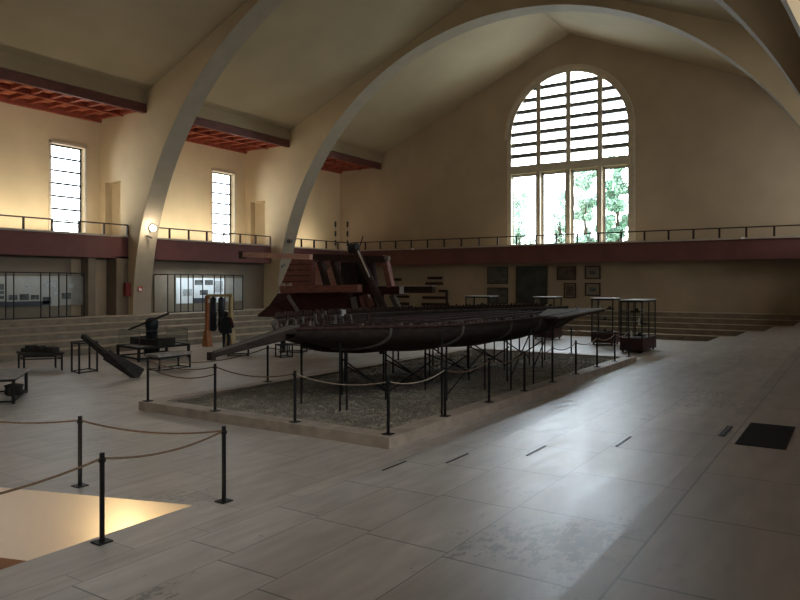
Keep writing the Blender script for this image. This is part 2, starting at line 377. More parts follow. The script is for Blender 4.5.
def railing(label,p,q,n,ends=True):
    p=Vector(p);q=Vector(q); t=thing('balcony_railing',label,'railing',p,'gallery railings')
    MB().bar(p+Vector((0,0,.55)),q+Vector((0,0,.55)),.08,.06).build('top_rail',M['rail'],t)
    for i in range(n+1):
        c=p.lerp(q,i/n); MB().bar(c,c+Vector((0,0,.54)),.10,.06).build('post',M['rail'],t)
railing('dark railing on the left gallery before the first pier, in front of the leftmost window',(-32,13.3,ZG1),(-32,22.85,ZG1),7)
railing('dark railing on the left gallery between the two piers, below the second window',(-32,24.2,ZG1),(-32,33.5,ZG1),7)
railing('short dark railing on the left gallery between the second pier and the end corner',(-32,35.2,ZG1),(-32,41.9,ZG1),5)
railing('long dark railing on the end gallery below the arched window',(-31.9,42.02,ZG1),(.3,42.02,ZG1),24)
# --- left windows
def side_window(n,y0,y1,z0=5.45,z1=10.1):
    o=MB(); x=XWL-.33
    for a,b,c,d in ((y0,y0+.07,z0,z1),(y1-.07,y1,z0,z1),(y0,y1,z1-.08,z1),(y0,y1,z0,z0+.07)): o.box(x-.06,x,a,b,c,d)
    for k in range(1,7):
        z=z0+(z1-z0)*k/7; o.box(x-.05,x,y0,y1,z-.05,z+.05)
    w=struct('window_%d'%n,o,M['dark_frame'])
    MB().add([(x-.03,y0,z0),(x-.03,y1,z0),(x-.03,y1,z1),(x-.03,y0,z1)],[(0,1,2,3)]).build('pane',M['glass'],w)
    s=MB()
    s.box(XWL-.02,XWL+.04,y1,y1+.12,z0,z1+.12); s.box(XWL-.02,XWL+.04,y0-.12,y0,z0,z1+.12); s.box(XWL-.02,XWL+.04,y0-.12,y1+.12,z1,z1+.12)
    s.build('surround',M['cream'],w)
for i,(a,b) in enumerate(WINS): side_window(2+i,a,b)
for i,(a,b) in enumerate(EXTRA): side_window(4+i,a,b)
# right windows: frame and glass
for i,(a,b) in enumerate(RW):
    o=MB(); x=XWR+.3
    for c,d,e,f in ((a,a+.07,5.45,10.1),(b-.07,b,5.45,10.1),(a,b,10.02,10.1),(a,b,5.45,5.52)): o.box(x,x+.06,c,d,e,f)
    for k in range(1,7): z=5.45+4.65*k/7; o.box(x,x+.05,a,b,z-.03,z+.03)
    w=struct('window_%d'%(5+i),o,M['dark_frame']); MB().add([(x+.02,a,5.45),(x+.02,b,5.45),(x+.02,b,10.1),(x+.02,a,10.1)],[(0,1,2,3)]).build('pane',M['glass'],w)
# --- the great arched window
w1=MB(); po=arch_poly(0); pi_=arch_poly(.28); n=len(po)
vs=[(x,YW+.02,z) for x,z in po]+[(x,YW+.02,z) for x,z in pi_]+[(x,YW+.5,z) for x,z in po]+[(x,YW+.5,z) for x,z in pi_]
for i in range(1,n):
    j=(i+1)%n; w1.add([vs[i],vs[j],vs[n+j],vs[n+i],vs[2*n+i],vs[2*n+j],vs[3*n+j],vs[3*n+i]],[(0,1,2,3),(7,6,5,4),(3,2,6,7),(0,4,5,1)])
WIN=struct('window_1',w1,M['cream'])
ZTR0,ZTR1=EYE+7.42,EYE+7.95
mo=MB(); pa=arch_poly(-.17); pb_=arch_poly(0); n=len(pa)
for i in range(1,n):
    j=(i+1)%n
    if j: mo.add([(pa[i][0],YW-.05,pa[i][1]),(pa[j][0],YW-.05,pa[j][1]),(pb_[j][0],YW-.05,pb_[j][1]),(pb_[i][0],YW-.05,pb_[i][1]),(pa[i][0],YW,pa[i][1]),(pa[j][0],YW,pa[j][1]),(pb_[j][0],YW+.05,pb_[j][1]),(pb_[i][0],YW+.05,pb_[i][1])],[(0,1,2,3),(0,4,5,1),(3,2,6,7)])
mo.build('arch_moulding',M['cream'],WIN)
mu=MB(); MX=[-17.82,-15.77,-13.70]
for x in MX:
    zt=WZS+math.sqrt(WR_**2-(abs(x-WCX)+.13)**2)-.05
    mu.box(x-.15,x+.15,YW+.05,YW+.42,ZTR1-.1,zt)
mu.build('mullion',M['cream'],WIN)
MB().box(WX0+.05,WX1-.05,YW-.02,YW+.5,ZTR0,ZTR1).build('transom',M['cream'],WIN)
NL=8
for k in range(NL):
    z=ZTR1+.70+.735*k
    if z>WZS+WR_-.4: break
    hw=WR_-.1 if z<WZS else math.sqrt(max(.1,(WR_-.1)**2-(z+.1-WZS)**2))
    MB().box(WCX-hw,WCX+hw,YW+.12,YW+.40,z-.125,z+.125).build('louvre_bar',M['louvre'],WIN)
cols=[(WX0+.16,MX[0]-.13),(MX[0]+.13,MX[1]-.13),(MX[1]+.13,MX[2]-.13),(MX[2]+.13,WX1-.16)]
for x in MX: MB().box(x-.13,x+.13,YW+.0,YW+.45,WZ0,ZTR0).build('lower_mullion',M['cream'],WIN)
for a,b in cols:
    f=MB(); y=YW+.3
    for c,d,e,g_ in ((a,a+.11,WZ0,ZTR0),(b-.11,b,WZ0,ZTR0),(a,b,ZTR0-.13,ZTR0),(a,b,WZ0,WZ0+.1)): f.box(c,d,y,y+.1,e,g_)
    fo=f.build('casement',M['cream'],WIN)
    f=MB()
    for c,d,e,g_ in ((a+.11,a+.16,WZ0+.1,ZTR0-.13),(b-.16,b-.11,WZ0+.1,ZTR0-.13),(a+.11,b-.11,ZTR0-.18,ZTR0-.13)): f.box(c,d,y+.02,y+.08,e,g_)
    f.build('casement_rim',M['dark_frame'],fo)
    MB().add([(a+.1,y+.05,WZ0+.1),(b-.1,y+.05,WZ0+.1),(b-.1,y+.05,ZTR0-.1),(a+.1,y+.05,ZTR0-.1)],[(0,1,2,3)]).build('pane',M['glass'],fo)
ug=MB(); q=arch_poly(.1,ZTR1); ug.add([(x,YW+.45,z) for x,z in q],[tuple(range(len(q)))]); ug.build('arched_pane',M['glass'],WIN)
# ================================================================== OUTSIDE
struct('ground_outside',MB().add([(-120,YW+.7,-1),(80,YW+.7,-1),(80,200,-1),(-120,200,-1)],[(0,1,2,3)]),M['grass'])
def tree(label,x,y,h,w,n,m,seed):
    rnd=random.Random(seed); t=thing('broadleaf_tree',label,'tree',(x,y,-1),'trees outside the arched window')
    tr=MB().tube([(x,y,-1),(x+.2,y,h*.4),(x-.1,y+.1,h*.75)],.28,8,.08)
    for k in range(5):
        a=rnd.random()*6.28; z=h*(.3+.09*k); tr.tube([(x,y,z),(x+math.cos(a)*w*.6,y+math.sin(a)*w*.6,z+h*.15)],.09,6,.03)
    tr.build('trunk',M['bark'],t)
    blobs=[(rnd.gauss(0,w*.45),rnd.gauss(0,w*.45),h*(.3+.68*rnd.random()),rnd.uniform(.25,.6)) for _ in range(44)]
    mb=MB()
    for _ in range(n):
        bx,by,bz,br=rnd.choice(blobs); taper=1-.55*max(0,(bz/h-.4))
        v=Vector((rnd.gauss(0,1),rnd.gauss(0,1),rnd.gauss(0,1))).normalized()*br*rnd.uniform(.5,1.15)
        c=Vector((x+bx*taper,y+by*taper,bz))+v; s_=rnd.uniform(.06,.15)
        a=Vector((rnd.gauss(0,1),rnd.gauss(0,1),rnd.gauss(0,1))).normalized(); b=a.cross(Vector((rnd.gauss(0,1),rnd.gauss(0,1),rnd.gauss(0,1)))).normalized()
        mb.add([c-a*s_,c+b*s_*.6,c+a*s_,c-b*s_*.6],[(0,1,2,3)])
    mb.build('foliage',m,t,fix=False)
tree('dense green tree filling the rightmost lower pane of the arched window',-16.3,57,13.2,1.5,26000,M['leaf'],1)
tree('green tree filling the third lower pane of the arched window',-19.3,58,12.4,1.25,15000,M['leaf_pale'],2)
tree('sparse pale tree seen in the second lower pane of the arched window',-22.2,60,11.2,1.1,4500,M['leaf_pale'],3)
tree('low green tree seen in the leftmost lower pane of the arched window',-25.3,58,11.3,1.0,5500,M['leaf_pale'],4)
# ================================================================== GRAVEL BED
BX0,BX1,BY0,BY1=-13.76,-6.85,10.12,26.4
cb=MB(); t_=.42
for a,b,c,d in ((BX0,BX1,BY0,BY0+t_),(BX0,BX1,BY1-t_,BY1),(BX0,BX0+t_,BY0+t_,BY1-t_),(BX1-t_,BX1,BY0+t_,BY1-t_)): cb.box(a,b,c,d,0,.2)
struct('trim_curb',cb,M['curb'])
gv=MB(); nx,ny=36,80; gx0,gx1,gy0,gy1=BX0+t_,BX1-t_,BY0+t_,BY1-t_
vs=[(gx0+(gx1-gx0)*i/nx,gy0+(gy1-gy0)*j/ny,.14+random.uniform(-.015,.02)) for j in range(ny+1) for i in range(nx+1)]
gv.add(vs,[(j*(nx+1)+i,j*(nx+1)+i+1,(j+1)*(nx+1)+i+1,(j+1)*(nx+1)+i) for j in range(ny) for i in range(nx)])
for _ in range(9000):
    x=random.uniform(gx0+.05,gx1-.05); y=gy0+.05+(gy1-gy0-.1)*random.random()**1.3; r=random.uniform(.018,.042); q=[random.uniform(.7,1.3) for _ in range(6)]; z=.15
    gv.add([(x+r*q[0],y,z),(x,y+r*q[1],z),(x-r*q[2],y,z),(x,y-r*q[3],z),(x,y,z+r*.7*q[4]),(x,y,z-r)],[(0,1,4),(1,2,4),(2,3,4),(3,0,4),(1,0,5),(2,1,5),(3,2,5),(0,3,5)],1)
g=gv.build('gravel',[M['gravel'],M['stone']],fix=False); tag(g,'bed of dark grey brown gravel under the ship model','gravel',None,'stuff')
# ================================================================== THE SHIP
def lerp_tab(tab,y):
    for (a,va),(b,vb) in zip(tab,tab[1:]):
        if y<=b:
            t=max(0,(y-a)/(b-a)); t=t*t*(3-2*t) if False else t
            return va+(vb-va)*t
    return tab[-1][1]
SX=-10.05
Bt=[(11.0,.28),(11.5,.85),(12.0,1.35),(13.0,2.2),(14,2.58),(16,2.78),(18.5,2.72),(20.5,2.45),(22.5,1.9),(24,1.3),(25.3,.6),(26,.15)]
Kt=[(11.0,1.74),(11.5,1.62),(12.2,1.46),(13.5,1.32),(16,1.24),(18,1.22),(20,1.25),(22,1.34),(24,1.54),(26,1.86)]
Gt=[(11.0,1.93),(12,1.95),(15,1.95),(20,1.94),(24,1.95),(26,2.0)]
def cx(y): return SX+ (0 if y<19 else .9*((y-19)/7)**1.5)
def section(y,n=14,grow=0.0):
    b,k,g_=lerp_tab(Bt,y),lerp_tab(Kt,y),lerp_tab(Gt,y); pts=[]
    for i in range(-n,n+1):
        f=i/n*math.pi/2; v=(b+grow)*math.copysign(abs(math.sin(f))**.85,f); w=g_-(g_-k+grow)*max(0,math.cos(f))**.75
        pts.append(Vector((cx(y)+v,y,w)))
    return pts
ship=thing('ship_model','long dark wooden model of an ancient ship raised over the gravel bed on thin legs','ship',(SX,18,.15))
ys=[11.0+15.0*i/58 for i in range(59)]
hb=MB(); secs=[section(y) for y in ys]; m_=len(secs[0])
hb.add([p for s in secs for p in s],[(i*m_+j,i*m_+j+1,(i+1)*m_+j+1,(i+1)*m_+j) for i in range(58) for j in range(m_-1)],0,True)
hull=hb.build('hull',M['hull'],ship,fix=False)
dk=MB(); dv=[]
for y,s in zip(ys,secs):
    z=lerp_tab(Gt,y)-.10; dv+=[s[0]+Vector((.06,0,z-s[0].z)),s[-1]+Vector((-.06,0,z-s[-1].z))]
dk.add(dv,[(2*i,2*i+1,2*i+3,2*i+2) for i in range(58)]); dk.build('deck',M['deck'],ship,fix=False)
for sd,nm,mm in ((0,'far_gunwale',M['deck_grey']),(-1,'near_gunwale',M['brown_wood'])):
    gw=MB().tube([s[sd]+Vector((0,0,.02)) for s in secs],.036,6); gw.build('gunwale',mm,ship)
# raised bulwark on the far side, and a low plank strake on the near side
fb=MB(); 
a=[secs[i][0] for i in range(6,56)]
fb.add([p+Vector((.03,0,0)) for p in a]+[p+Vector((.03,0,.16)) for p in a],[(i,i+1,50+i+1,50+i) for i in range(49)]); fb.build('far_strake',M['deck'],ship,fix=False)
# pale straps under the hull
for y in (12.4,14.0,16.2,18.2,20.0,21.8,23.4):
    pts=section(y,grow=.015); st=MB().tube(pts[12:],.038,6); st.build('strap',M['hull_strap'],ship)
# keel, bow beam, stern deck
kl=MB()
for a,b in zip(ys[2:-3],ys[3:-2]):
    kl.bar((cx(a),a,lerp_tab(Kt,a)-.04),(cx(b),b,lerp_tab(Kt,b)-.04),.14,.12)
kl.build('keel',M['hull'],ship)
tip=Vector((-10.75,9.62,1.47))
bb=MB(); bb.bar(tip,(-10.15,11.35,1.86),.10,.10,w2=.36,h2=.22); bb.build('bow_beam',M['hull'],ship)
MB().bar(tip+Vector((.01,.02,.06)),(-10.15,11.35,1.985),.13,.025,w2=.42).build('bow_plank',M['deck_grey'],ship)
MB().bar((-10.70,9.66,1.54),(-10.0,11.35,2.0),.04,.04).build('bow_rail',M['hull_strap'],ship)
MB().box(-10.82,-10.68,9.53,9.64,1.37,1.53).build('bow_head',M['hull'],ship)
sdk=MB().slab([(-6.95,18.6,1.97),(-7.85,25.8,1.98),(-8.05,25.9,1.98),(-9.2,23.6,2.0),(-7.7,19.0,1.98)],.05); sdk.build('stern_deck',M['deck_grey'],ship)
for i in range(34):
    f=i/33; c=Vector((-6.95,18.6,1.90)).lerp(Vector((-7.85,25.75,1.91)),f); MB().bar(c+Vector((.03,0,0)),c+Vector((-.5,0,0)),.075,.08).build('deck_beam',M['brown_wood'],ship)
MB().bar((-6.93,18.55,1.955),(-7.83,25.85,1.965),.03,.05).build('deck_edge',M['grey_wood'],ship)
# rib heads standing above the far gunwale
for i in range(84):
    y=12.6+12.3*i/83; s_=section(y); p=s_[0]+Vector((.05,0,.1)); h=random.uniform(.07,.13)
    MB().bar(p,p+Vector((-.02,random.uniform(-.03,.03),h)),.06,.07).build('rib_head',M['brown_wood'],ship)
# frames left open at the bow, and short frame ends along the near side
for i in range(56):
    y=11.35+4.0*i/55; b=lerp_tab(Bt,y); x=cx(y)-b*random.uniform(.1,.95); h=random.uniform(.12,.3)
    MB().bar((x,y,1.84),(x+random.uniform(-.06,.06),y+random.uniform(-.06,.06),1.84+h),.045,.06).build('open_frame',M[random.choice(['deck_grey','brown_wood','brown_wood','hull_strap'])],ship)
for i in range(38):
    y=12.0+6.1*i/37; p=section(y)[-1]; h=random.uniform(.05,.1)
    MB().bar(p+Vector((-.12,0,-.08)),p+Vector((-.14,random.uniform(-.03,.03),h)),.08,.07).build('frame_end',M[random.choice(['deck_grey','brown_wood','hull_strap'])],ship)
for i in range(9):
    y=11.5+.5*i; b=lerp_tab(Bt,y); MB().bar((cx(y)-b*.92,y,1.9),(cx(y)+b*.9,y,1.9),.10,.08).build('cross_beam',M['brown_wood'],ship)
for dx in (-1.4,-.5,.5,1.5): MB().bar((SX+dx,12.2,1.89),(SX+dx*.5+.3,23,1.92),.10,.06).build('stringer',M['brown_wood'],ship)
# steel stand
stand=thing('display_stand','thin black steel legs and braces holding up the dark ship model','stand',(SX,18,.15))
def leg(x,y,out=None):
    d=x-cx(y); s=section(y); z=min(s,key=lambda p:abs(p.x-x)).z
    if abs(d)>lerp_tab(Bt,y): z=1.93
    MB().tube([(x,y,.15),(x,y,z)],.023,8).build('leg',M['black'],stand)
    return z
for y in (12.1,13.6,15.4,17.8,20.2,22.2,23.6):
    for x in (-11.9,-10.6,-9.3):
        if abs(x-cx(y))<lerp_tab(Bt,y)-.1: leg(x,y)
for x,y in ((-9.25,11.8),(-8.05,16.3),(-7.5,16.7),(-7.42,18.0),(-7.3,19.1),(-8.2,18.0),(-8.6,21.6),(-7.15,12.5),(-8.0,14.2)): leg(x,y)
def brace(p,q): MB().tube([p,q],.018,6).build('brace',M['black'],stand)
for y0,y1 in ((12.1,13.6),(13.6,15.4),(15.4,17.8),(17.8,20.2),(20.2,22.2)):
    brace((-9.3,y0,1.1),(-9.3,y1,.4))
for y in (13.6,15.4,17.8,20.2):
    brace((-9.3,y,.35),(-10.6,y,1.05)); brace((-8.05,y,1.15),(-9.3,y,.3))
brace((-7.42,18.0,1.75),(-7.5,16.7,.5)); brace((-7.3,19.1,1.8),(-7.42,18.0,.6)); brace((-8.05,16.3,1.2),(-8.0,14.2,.3))
# small white information card on the ship
t=thing('information_card','small white information card among the dark timbers above the ship deck','sign',G(343,313,2.1))
p=t.location; MB().box(p.x-.1,p.x+.09,p.y,p.y+.01,2.02,2.19).build('card',M['white'],t); MB().box(p.x-.1,p.x-.04,p.y-.006,p.y,2.04,2.17).build('picture',M['photo'],t); MB().tube([(p.x,p.y+.015,1.8),(p.x,p.y+.015,2.04)],.008,6).build('stem',M['black'],t)
# ================================================================== RED TIMBER RECONSTRUCTION (behind the ship)
YR=23.0
rt=thing('timber_reconstruction','tall red and brown timber reconstruction of a ship side standing behind the ship model','ship section',(-17,YR+1,0))
def rbar(name,x0,y0,x1,y1,w,m,Y=YR,Y2=None,dep=None):
    a=P(x0,y0,Y); b=P(x1,y1,Y if Y2 is None else Y2)
    d=(b-a).normalized()
    return MB().bar(a,b,dep or w,w,up=(0,0,1) if abs(d.z)<.7 else (1,0,0)).build(name,m,rt) if abs(d.z)<.7 else MB().bar(a,b,dep or w,w,up=(1,0,0)).build(name,m,rt)
PXM=33.0/700
rbar('long_beam',244,254.5,311,257,.22,M['pink_wood'],Y=YR-.9)
a=P(246,255,YR-.9); MB().box(a.x-.32,a.x-.1,a.y-.14,a.y+.14,a.z-.16,a.z+.16).build('beam_end',M['brown_wood'],rt)
# sloping planked side panel
pp=[P(292,258.5,YR),P(310.5,258.5,YR),P(310.5,287,YR),P(280,287,YR)]
mb=MB(); d=Vector((0,.08,0)); mb.add(pp+[q+d for q in pp],[(0,1,2,3),(7,6,5,4),(0,4,5,1),(1,5,6,2),(2,6,7,3),(3,7,4,0)])
mb.build('side_panel',M['red_wood'],rt)
for k in range(1,5):
    f=k/5; a=pp[0].lerp(pp[3],f); b=pp[1].lerp(pp[2],f); MB().bar(a-Vector((0,.01,0)),b-Vector((0,.01,0)),.03,.03).build('plank_seam',M['brown_wood'],rt)
for i in range(6):
    x=279+2.2*i; rbar('broken_plank',x,292-.3*i,x+.4,285.5-(i%3)*1.2,.10,M['pale_wood'],Y=YR-.2)
# lower flaring hull side
low=[P(257.5,316,YR-.6),P(268,308,YR-.3),P(278.5,294,YR),P(300,292,YR),P(400,293,YR),P(400,345,YR),P(258,345,YR)]
low=[P(257.5,316.5,YR-.6),P(270,306,YR-.3),P(279,293.5,YR),P(300,291.5,YR),P(345,292,YR),P(345,325,YR),P(330,330,YR),P(300,318,YR-.5)]
mb=MB(); n=len(low); mb.add(low+[q+Vector((0,1.0,0)) for q in low],[tuple(range(n)),tuple(range(2*n-1,n-1,-1))]+[(i,n+i,n+(i+1)%n,(i+1)%n) for i in range(n)])
mb.build('flared_hull_side',M['red_dark'],rt)
for (a,b) in (((258,315.5),(270,305.5)),((270,305.5),(278.5,293.5))): rbar('pale_edge',a[0],a[1],b[0],b[1],.04,M['brown_wood'],Y=YR-.62 if a[0]<260 else YR-.32)
rbar('leaning_plank',288,296,300.5,315.5,.16,M['grey_wood'],Y=YR-.9,Y2=YR-1.2,dep=.06)
# wide middle beam
rbar('middle_beam',283,289.5,360,288.3,.30,M['red_wood'],Y=YR-.45,dep=.34)
rbar('middle_beam_rear',356,290,402,290.5,.32,M['red_dark'],Y=YR+.2,dep=.3)
rbar('stub_beam',401.5,289.3,434,289.3,.28,M['brown_wood'],Y=YR-.2,dep=.3)
a=P(402,289.3,YR-.35); MB().box(a.x-.09,a.x+.09,a.y-.05,a.y+.3,a.z-.17,a.z+.14).build('cut_end',M['white'],rt)
a=P(402,286,YR-.36); b=P(434,286,YR-.36); MB().bar(a,b,.3,.03).build('stub_beam_top',M['pale_wood'],rt)
# posts and rails
rbar('corner_post',312.5,259,312.5,289,.16,M['red_wood'],Y=YR-.1)
rbar('slanted_post',320.5,261,327,286,.22,M['brown_wood'])
rbar('slanted_post',333.5,261,341,286,.22,M['brown_wood'])
rbar('slanted_post',352,262,357,286,.2,M['brown_wood'],Y=YR+.6)
rbar('slanted_post',371,259,375.5,286,.18,M['brown_wood'])
rbar('slanted_post',385,258,391,287,.24,M['red_wood'],Y=YR+.1)
rbar('top_rail',312,257,386,259.5,.26,M['brown_wood'],Y=YR,dep=.3)
a=P(386.5,257.8,YR); MB().tube([a+Vector((-.15,0,.0)),a+Vector((.12,0,-.03))],.11,10).build('top_rail_end',M['mount'],rt)
for q in ([(313.5,263),(318,263),(322,286),(313.5,286)],[(325,273),(333,264),(338,286),(326,286)]):
    pts=[P(x,y,YR+.14) for x,y in q]; MB().add(pts+[p+Vector((0,.06,0)) for p in pts],[(0,1,2,3),(7,6,5,4),(0,4,5,1),(1,5,6,2),(2,6,7,3),(3,7,4,0)]).build('lit_board',M['pink_wood'],rt)
pts=[P(341,262,YR+.7),P(372,262,YR+.7),P(374,288,YR+.7),P(341,288,YR+.7)]
MB().add(pts+[p+Vector((0,.06,0)) for p in pts],[(0,1,2,3),(7,6,5,4),(0,4,5,1),(1,5,6,2),(2,6,7,3),(3,7,4,0)]).build('back_panel',M['hull'],rt)
pts=[P(340,293,YR+.6),P(383,293,YR+.6),P(386,325,YR+.6),P(340,325,YR+.6)]
MB().add(pts+[p+Vector((0,.06,0)) for p in pts],[(0,1,2,3),(7,6,5,4),(0,4,5,1),(1,5,6,2),(2,6,7,3),(3,7,4,0)]).build('lower_panel',M['red_dark'],rt)
# the great leaning rudder post with a round head
a=P(355,249,YR-.6); b=P(376,292,YR-.6); c=P(389,318,YR-.6)
MB().tube([a,b,c],.15,10).build('leaning_mast',M['brown_wood'],rt)
MB().bar(P(358,251,YR-.82),P(369.5,277,YR-.82),.05,.05).build('mast_lit_edge',M['pale_wood'],rt)  # pale strip painting the light along the right edge of the mast
MB().tube([a+Vector((-.24,0,.02)),a+Vector((.12,0,.05))],.19,12).build('mast_head',M['fossil'],rt)
rbar('thin_rod',360,246,363,236,.03,M['black'],Y=YR-.6)
for x0,y0,x1,y1,m in ((346,296,349,317,'brown_wood'),(353,297,357,316,'grey_wood'),(362,296,367,315,'red_wood'),(366,294,372,306,'red_wood'),(377,296,383,312,'grey_wood'),(392,295,399,309,'deck_grey')):
    rbar('lower_strut',x0,y0,x1,y1,.2,M[m],Y=YR+.3)
for x in (352,358,366): rbar('lower_peg',x,308,x+1,318,.16,M['red_wood'],Y=YR-.5)
# feet that carry it
for x in (-20.6,-19.2,-17.8,-16.4):
    MB().bar((x,YR+.7,0),(x,YR+.7,2.0),.16,.16).build('support_post',M['brown_wood'],rt)
# ================================================================== BARRIERS
def make_post(loc,label,group,h=1.0):
    t=thing('barrier_post',label,'post',loc,group); x,y,z=loc
    MB().tube([(x,y,z),(x,y,z+h-.02),(x,y,z+h)],.029,10).build('pole',M['black'],t)
    MB().box(x-.085,x+.085,y-.085,y+.085,z,z+.015).build('foot_plate',M['black'],t)
    MB().tube([(x,y,z+h-.1),(x,y,z+h-.06)],.042,10).build('rope_ring',M['black'],t)
    return Vector((x,y,z+h-.06))
def rope(a,b,label,group,sag=.13,m='rope',r=.013):
    pts=[a.lerp(b,i/14)-Vector((0,0,sag*4*(i/14)*(1-i/14))) for i in range(15)]
    tag(MB().tube(pts,r,6).build('barrier_rope',M[m]),label,'rope',group)
ORD=['first','second','third','fourth','fifth','sixth','seventh','eighth','ninth','tenth']
PG,RG='barrier posts around the gravel bed','ropes around the gravel bed'
near=[(-13.63,10.27),(-11.37,10.24),(-9.17,10.28),(-7.03,10.36)]
tn=[]
for i,(x,y) in enumerate(near):
    lab=['black barrier post on the near left corner of the gravel curb','black barrier post on the near curb right under the ship bow','black barrier post on the near curb between bow and right corner','black barrier post on the near right corner of the gravel curb'][i]
    tn.append(make_post((x,y,.2),lab,PG))
for i in range(3): rope(tn[i],tn[i+1],'sagging rope on the near curb of the gravel bed, '+ORD[i]+' span from the left',RG,m='rope_pale' if i==2 else 'rope')
rope(tn[0]-Vector((0,0,.16)),tn[1]-Vector((0,0,.16)),'lower sagging rope below the first near span left of the ship bow',RG,.16)
right=[(-7.02,12.4),(-7.02,14.43),(-7.0,16.4),(-7.0,18.32),(-7.03,20.31),(-7.05,22.39),(-7.06,24.4),(-7.05,26.15)]
tr_=[tn[-1]]
for i,(x,y) in enumerate(right): tr_.append(make_post((x,y,.2),'black barrier post on the right gravel curb, '+ORD[i]+' after the near right corner',PG))
for i in range(8): rope(tr_[i],tr_[i+1],'rope along the right gravel curb, '+ORD[i]+' span from the near corner',RG,m='rope_pale' if i in(0,5,6,7) else 'rope')
left=[(-13.55,14.08),(-13.55,17.6),(-13.55,20.6),(-13.55,23.4),(-13.55,26.15)]
tl=[tn[0]]
for i,(x,y) in enumerate(left): tl.append(make_post((x,y,.2),'black barrier post on the left gravel curb behind the ship, '+ORD[i]+' after the corner',PG))
for i in range(5): rope(tl[i],tl[i+1],'rope along the left gravel curb behind the ship, '+ORD[i]+' span from the corner',RG,.2)
far=[(-11.4,26.2),(-9.25,26.2)]
tf=[tl[-1]]
for i,(x,y) in enumerate(far): tf.append(make_post((x,y,.2),['black barrier post on the far curb of the gravel bed, hidden behind the hull','black barrier post on the far curb of the gravel bed, below the stern deck'][i],PG))
tf.append(tr_[-1])
for i in range(3): rope(tf[i],tf[i+1],'rope along the far curb of the gravel bed, '+ORD[i]+' span from the left',RG,.15)
PG2,RG2='barrier posts around the lit floor opening','ropes around the lit floor opening'
q1=make_post((-7.08,4.73,0),'black post nearest the camera, on the near edge of the lit floor opening',PG2)
q2=make_post((-9.31,5.87,0),'dark post behind the lit floor opening, on its far edge',PG2)
q3=make_post((-7.05,6.5,0),'dark post at the right corner of the lit floor opening',PG2)
q4=make_post((-7.1,2.2,0),'black post of the floor opening barrier outside the left frame edge',PG2)
q5=make_post((-11.9,5.05,0),'dark post of the floor opening barrier beyond the left frame edge',PG2)
rope(q2,q3,'brown rope along the far edge of the lit floor opening, right span',RG2,.10)
rope(q1,q3,'brown rope from the nearest post to the right corner post of the floor opening',RG2,.10)
rope(q4,q1,'brown rope from the nearest post out of the picture at left',RG2,.12)
rope(q5,q2,'brown rope along the far edge of the lit floor opening, left span',RG2,.10)
# ================================================================== LEFT SIDE: TABLES AND EXHIBITS
def frame_table(name,label,cat,A,B,Cc,h,r=.03,top=None,low_rail=True,legr=None,top_t=.05,group=None):
    """four legs over the parallelogram A,B,C (corner B between), a rim on top, low rails"""
    A,B,Cc=Vector(A),Vector(B),Vector(Cc); D=A+Cc-B; cen=(A+Cc)/2; A.z=B.z=Cc.z=D.z=0
    t=thing(name,label,cat,(cen.x,cen.y,0),group); cs=[A,B,Cc,D]; Z=Vector((0,0,1))
    for c in cs: MB().bar(c,c+Z*h,r*2,r*2).build('leg',M['black'],t)
    rim=MB()
    for i in range(4): rim.bar(cs[i]+Z*(h-.03),cs[(i+1)%4]+Z*(h-.03),r*2,r*2)
    rim.build('top_frame',M['black'],t)
    if low_rail:
        lr=MB()
        for i in range(4): lr.bar(cs[i]+Z*low_rail,cs[(i+1)%4]+Z*low_rail,r*1.4,r*1.4)
        lr.build('low_rail',M['black'],t)
    if top:
        ex=[c+(c-cen).normalized()*.1 for c in cs]
        for e in ex: e.z=h+top_t
        MB().slab(ex,top_t).build('table_top',M[top],t)
    return t,cs,cen
# near-left table
frame_table('display_table','low black display table cut by the left frame edge, nearest of the tables','table',(-18.35,7.4,0),(-17.0,9.0,0),(-18.45,10.1,0),.60,.028,'slab',.06)
o=MB().lathe((-18.3,9.7,0),[(.16,0),(.22,.05),(.2,.2),(.24,.26),(.1,.3)],12).build('clay_pot',M['fossil']); tag(o,'dark squat pot on the floor under the near-left black table','pot')
# small table with wood relic
t,cs,cen=frame_table('display_table','small dark table carrying a flat ancient timber, left on the hall floor','table',(-23.75,12.75,0),(-22.87,12.45,0),(-22.2,13.35,0),.55,.022,'fossil',.40)
o=MB(); u=(Vector((-22.3,13.2,0))-Vector((-23.6,12.8,0))).normalized()
prev=None
for i in range(7):
    a=cen-u*.65+u*1.3*i/7; b=cen-u*.65+u*1.3*(i+1)/7; h0=.06+.05*math.sin(i*1.7)**2
    o.bar((a.x,a.y,.60+h0),(b.x,b.y,.60+h0),.3+.05*math.sin(i*2.1),2*h0)
tag(o.build('ancient_timber',M['fossil']),'flat dark ancient timber lying on the small table','timber')
# empty wire pedestal
frame_table('wire_pedestal','tall empty black wire pedestal under the leaning steering oar','stand',(-21.55,13.3,0),(-20.85,13.12,0),(-21.0,13.85,0),1.0,.022,None,.03)
# steering oar
oar=thing('steering_oar','long dark steering oar leaning from the wire pedestal down to the floor','oar',(-18.7,13.6,0))
a=P(83,336,12.9); b=P(109,357,12.98); c=G(141,376.5,.02); c=Vector((-18.6,13.75,.05))
MB().bar(a,b,.13,.13,w2=.16,h2=.16).build('shaft',M['fossil'],oar)
MB().bar(b-(b-a).normalized()*.15,c,.30,.16,up=(0,1,0),w2=.10,h2=.55).build('blade',M['fossil'],oar)
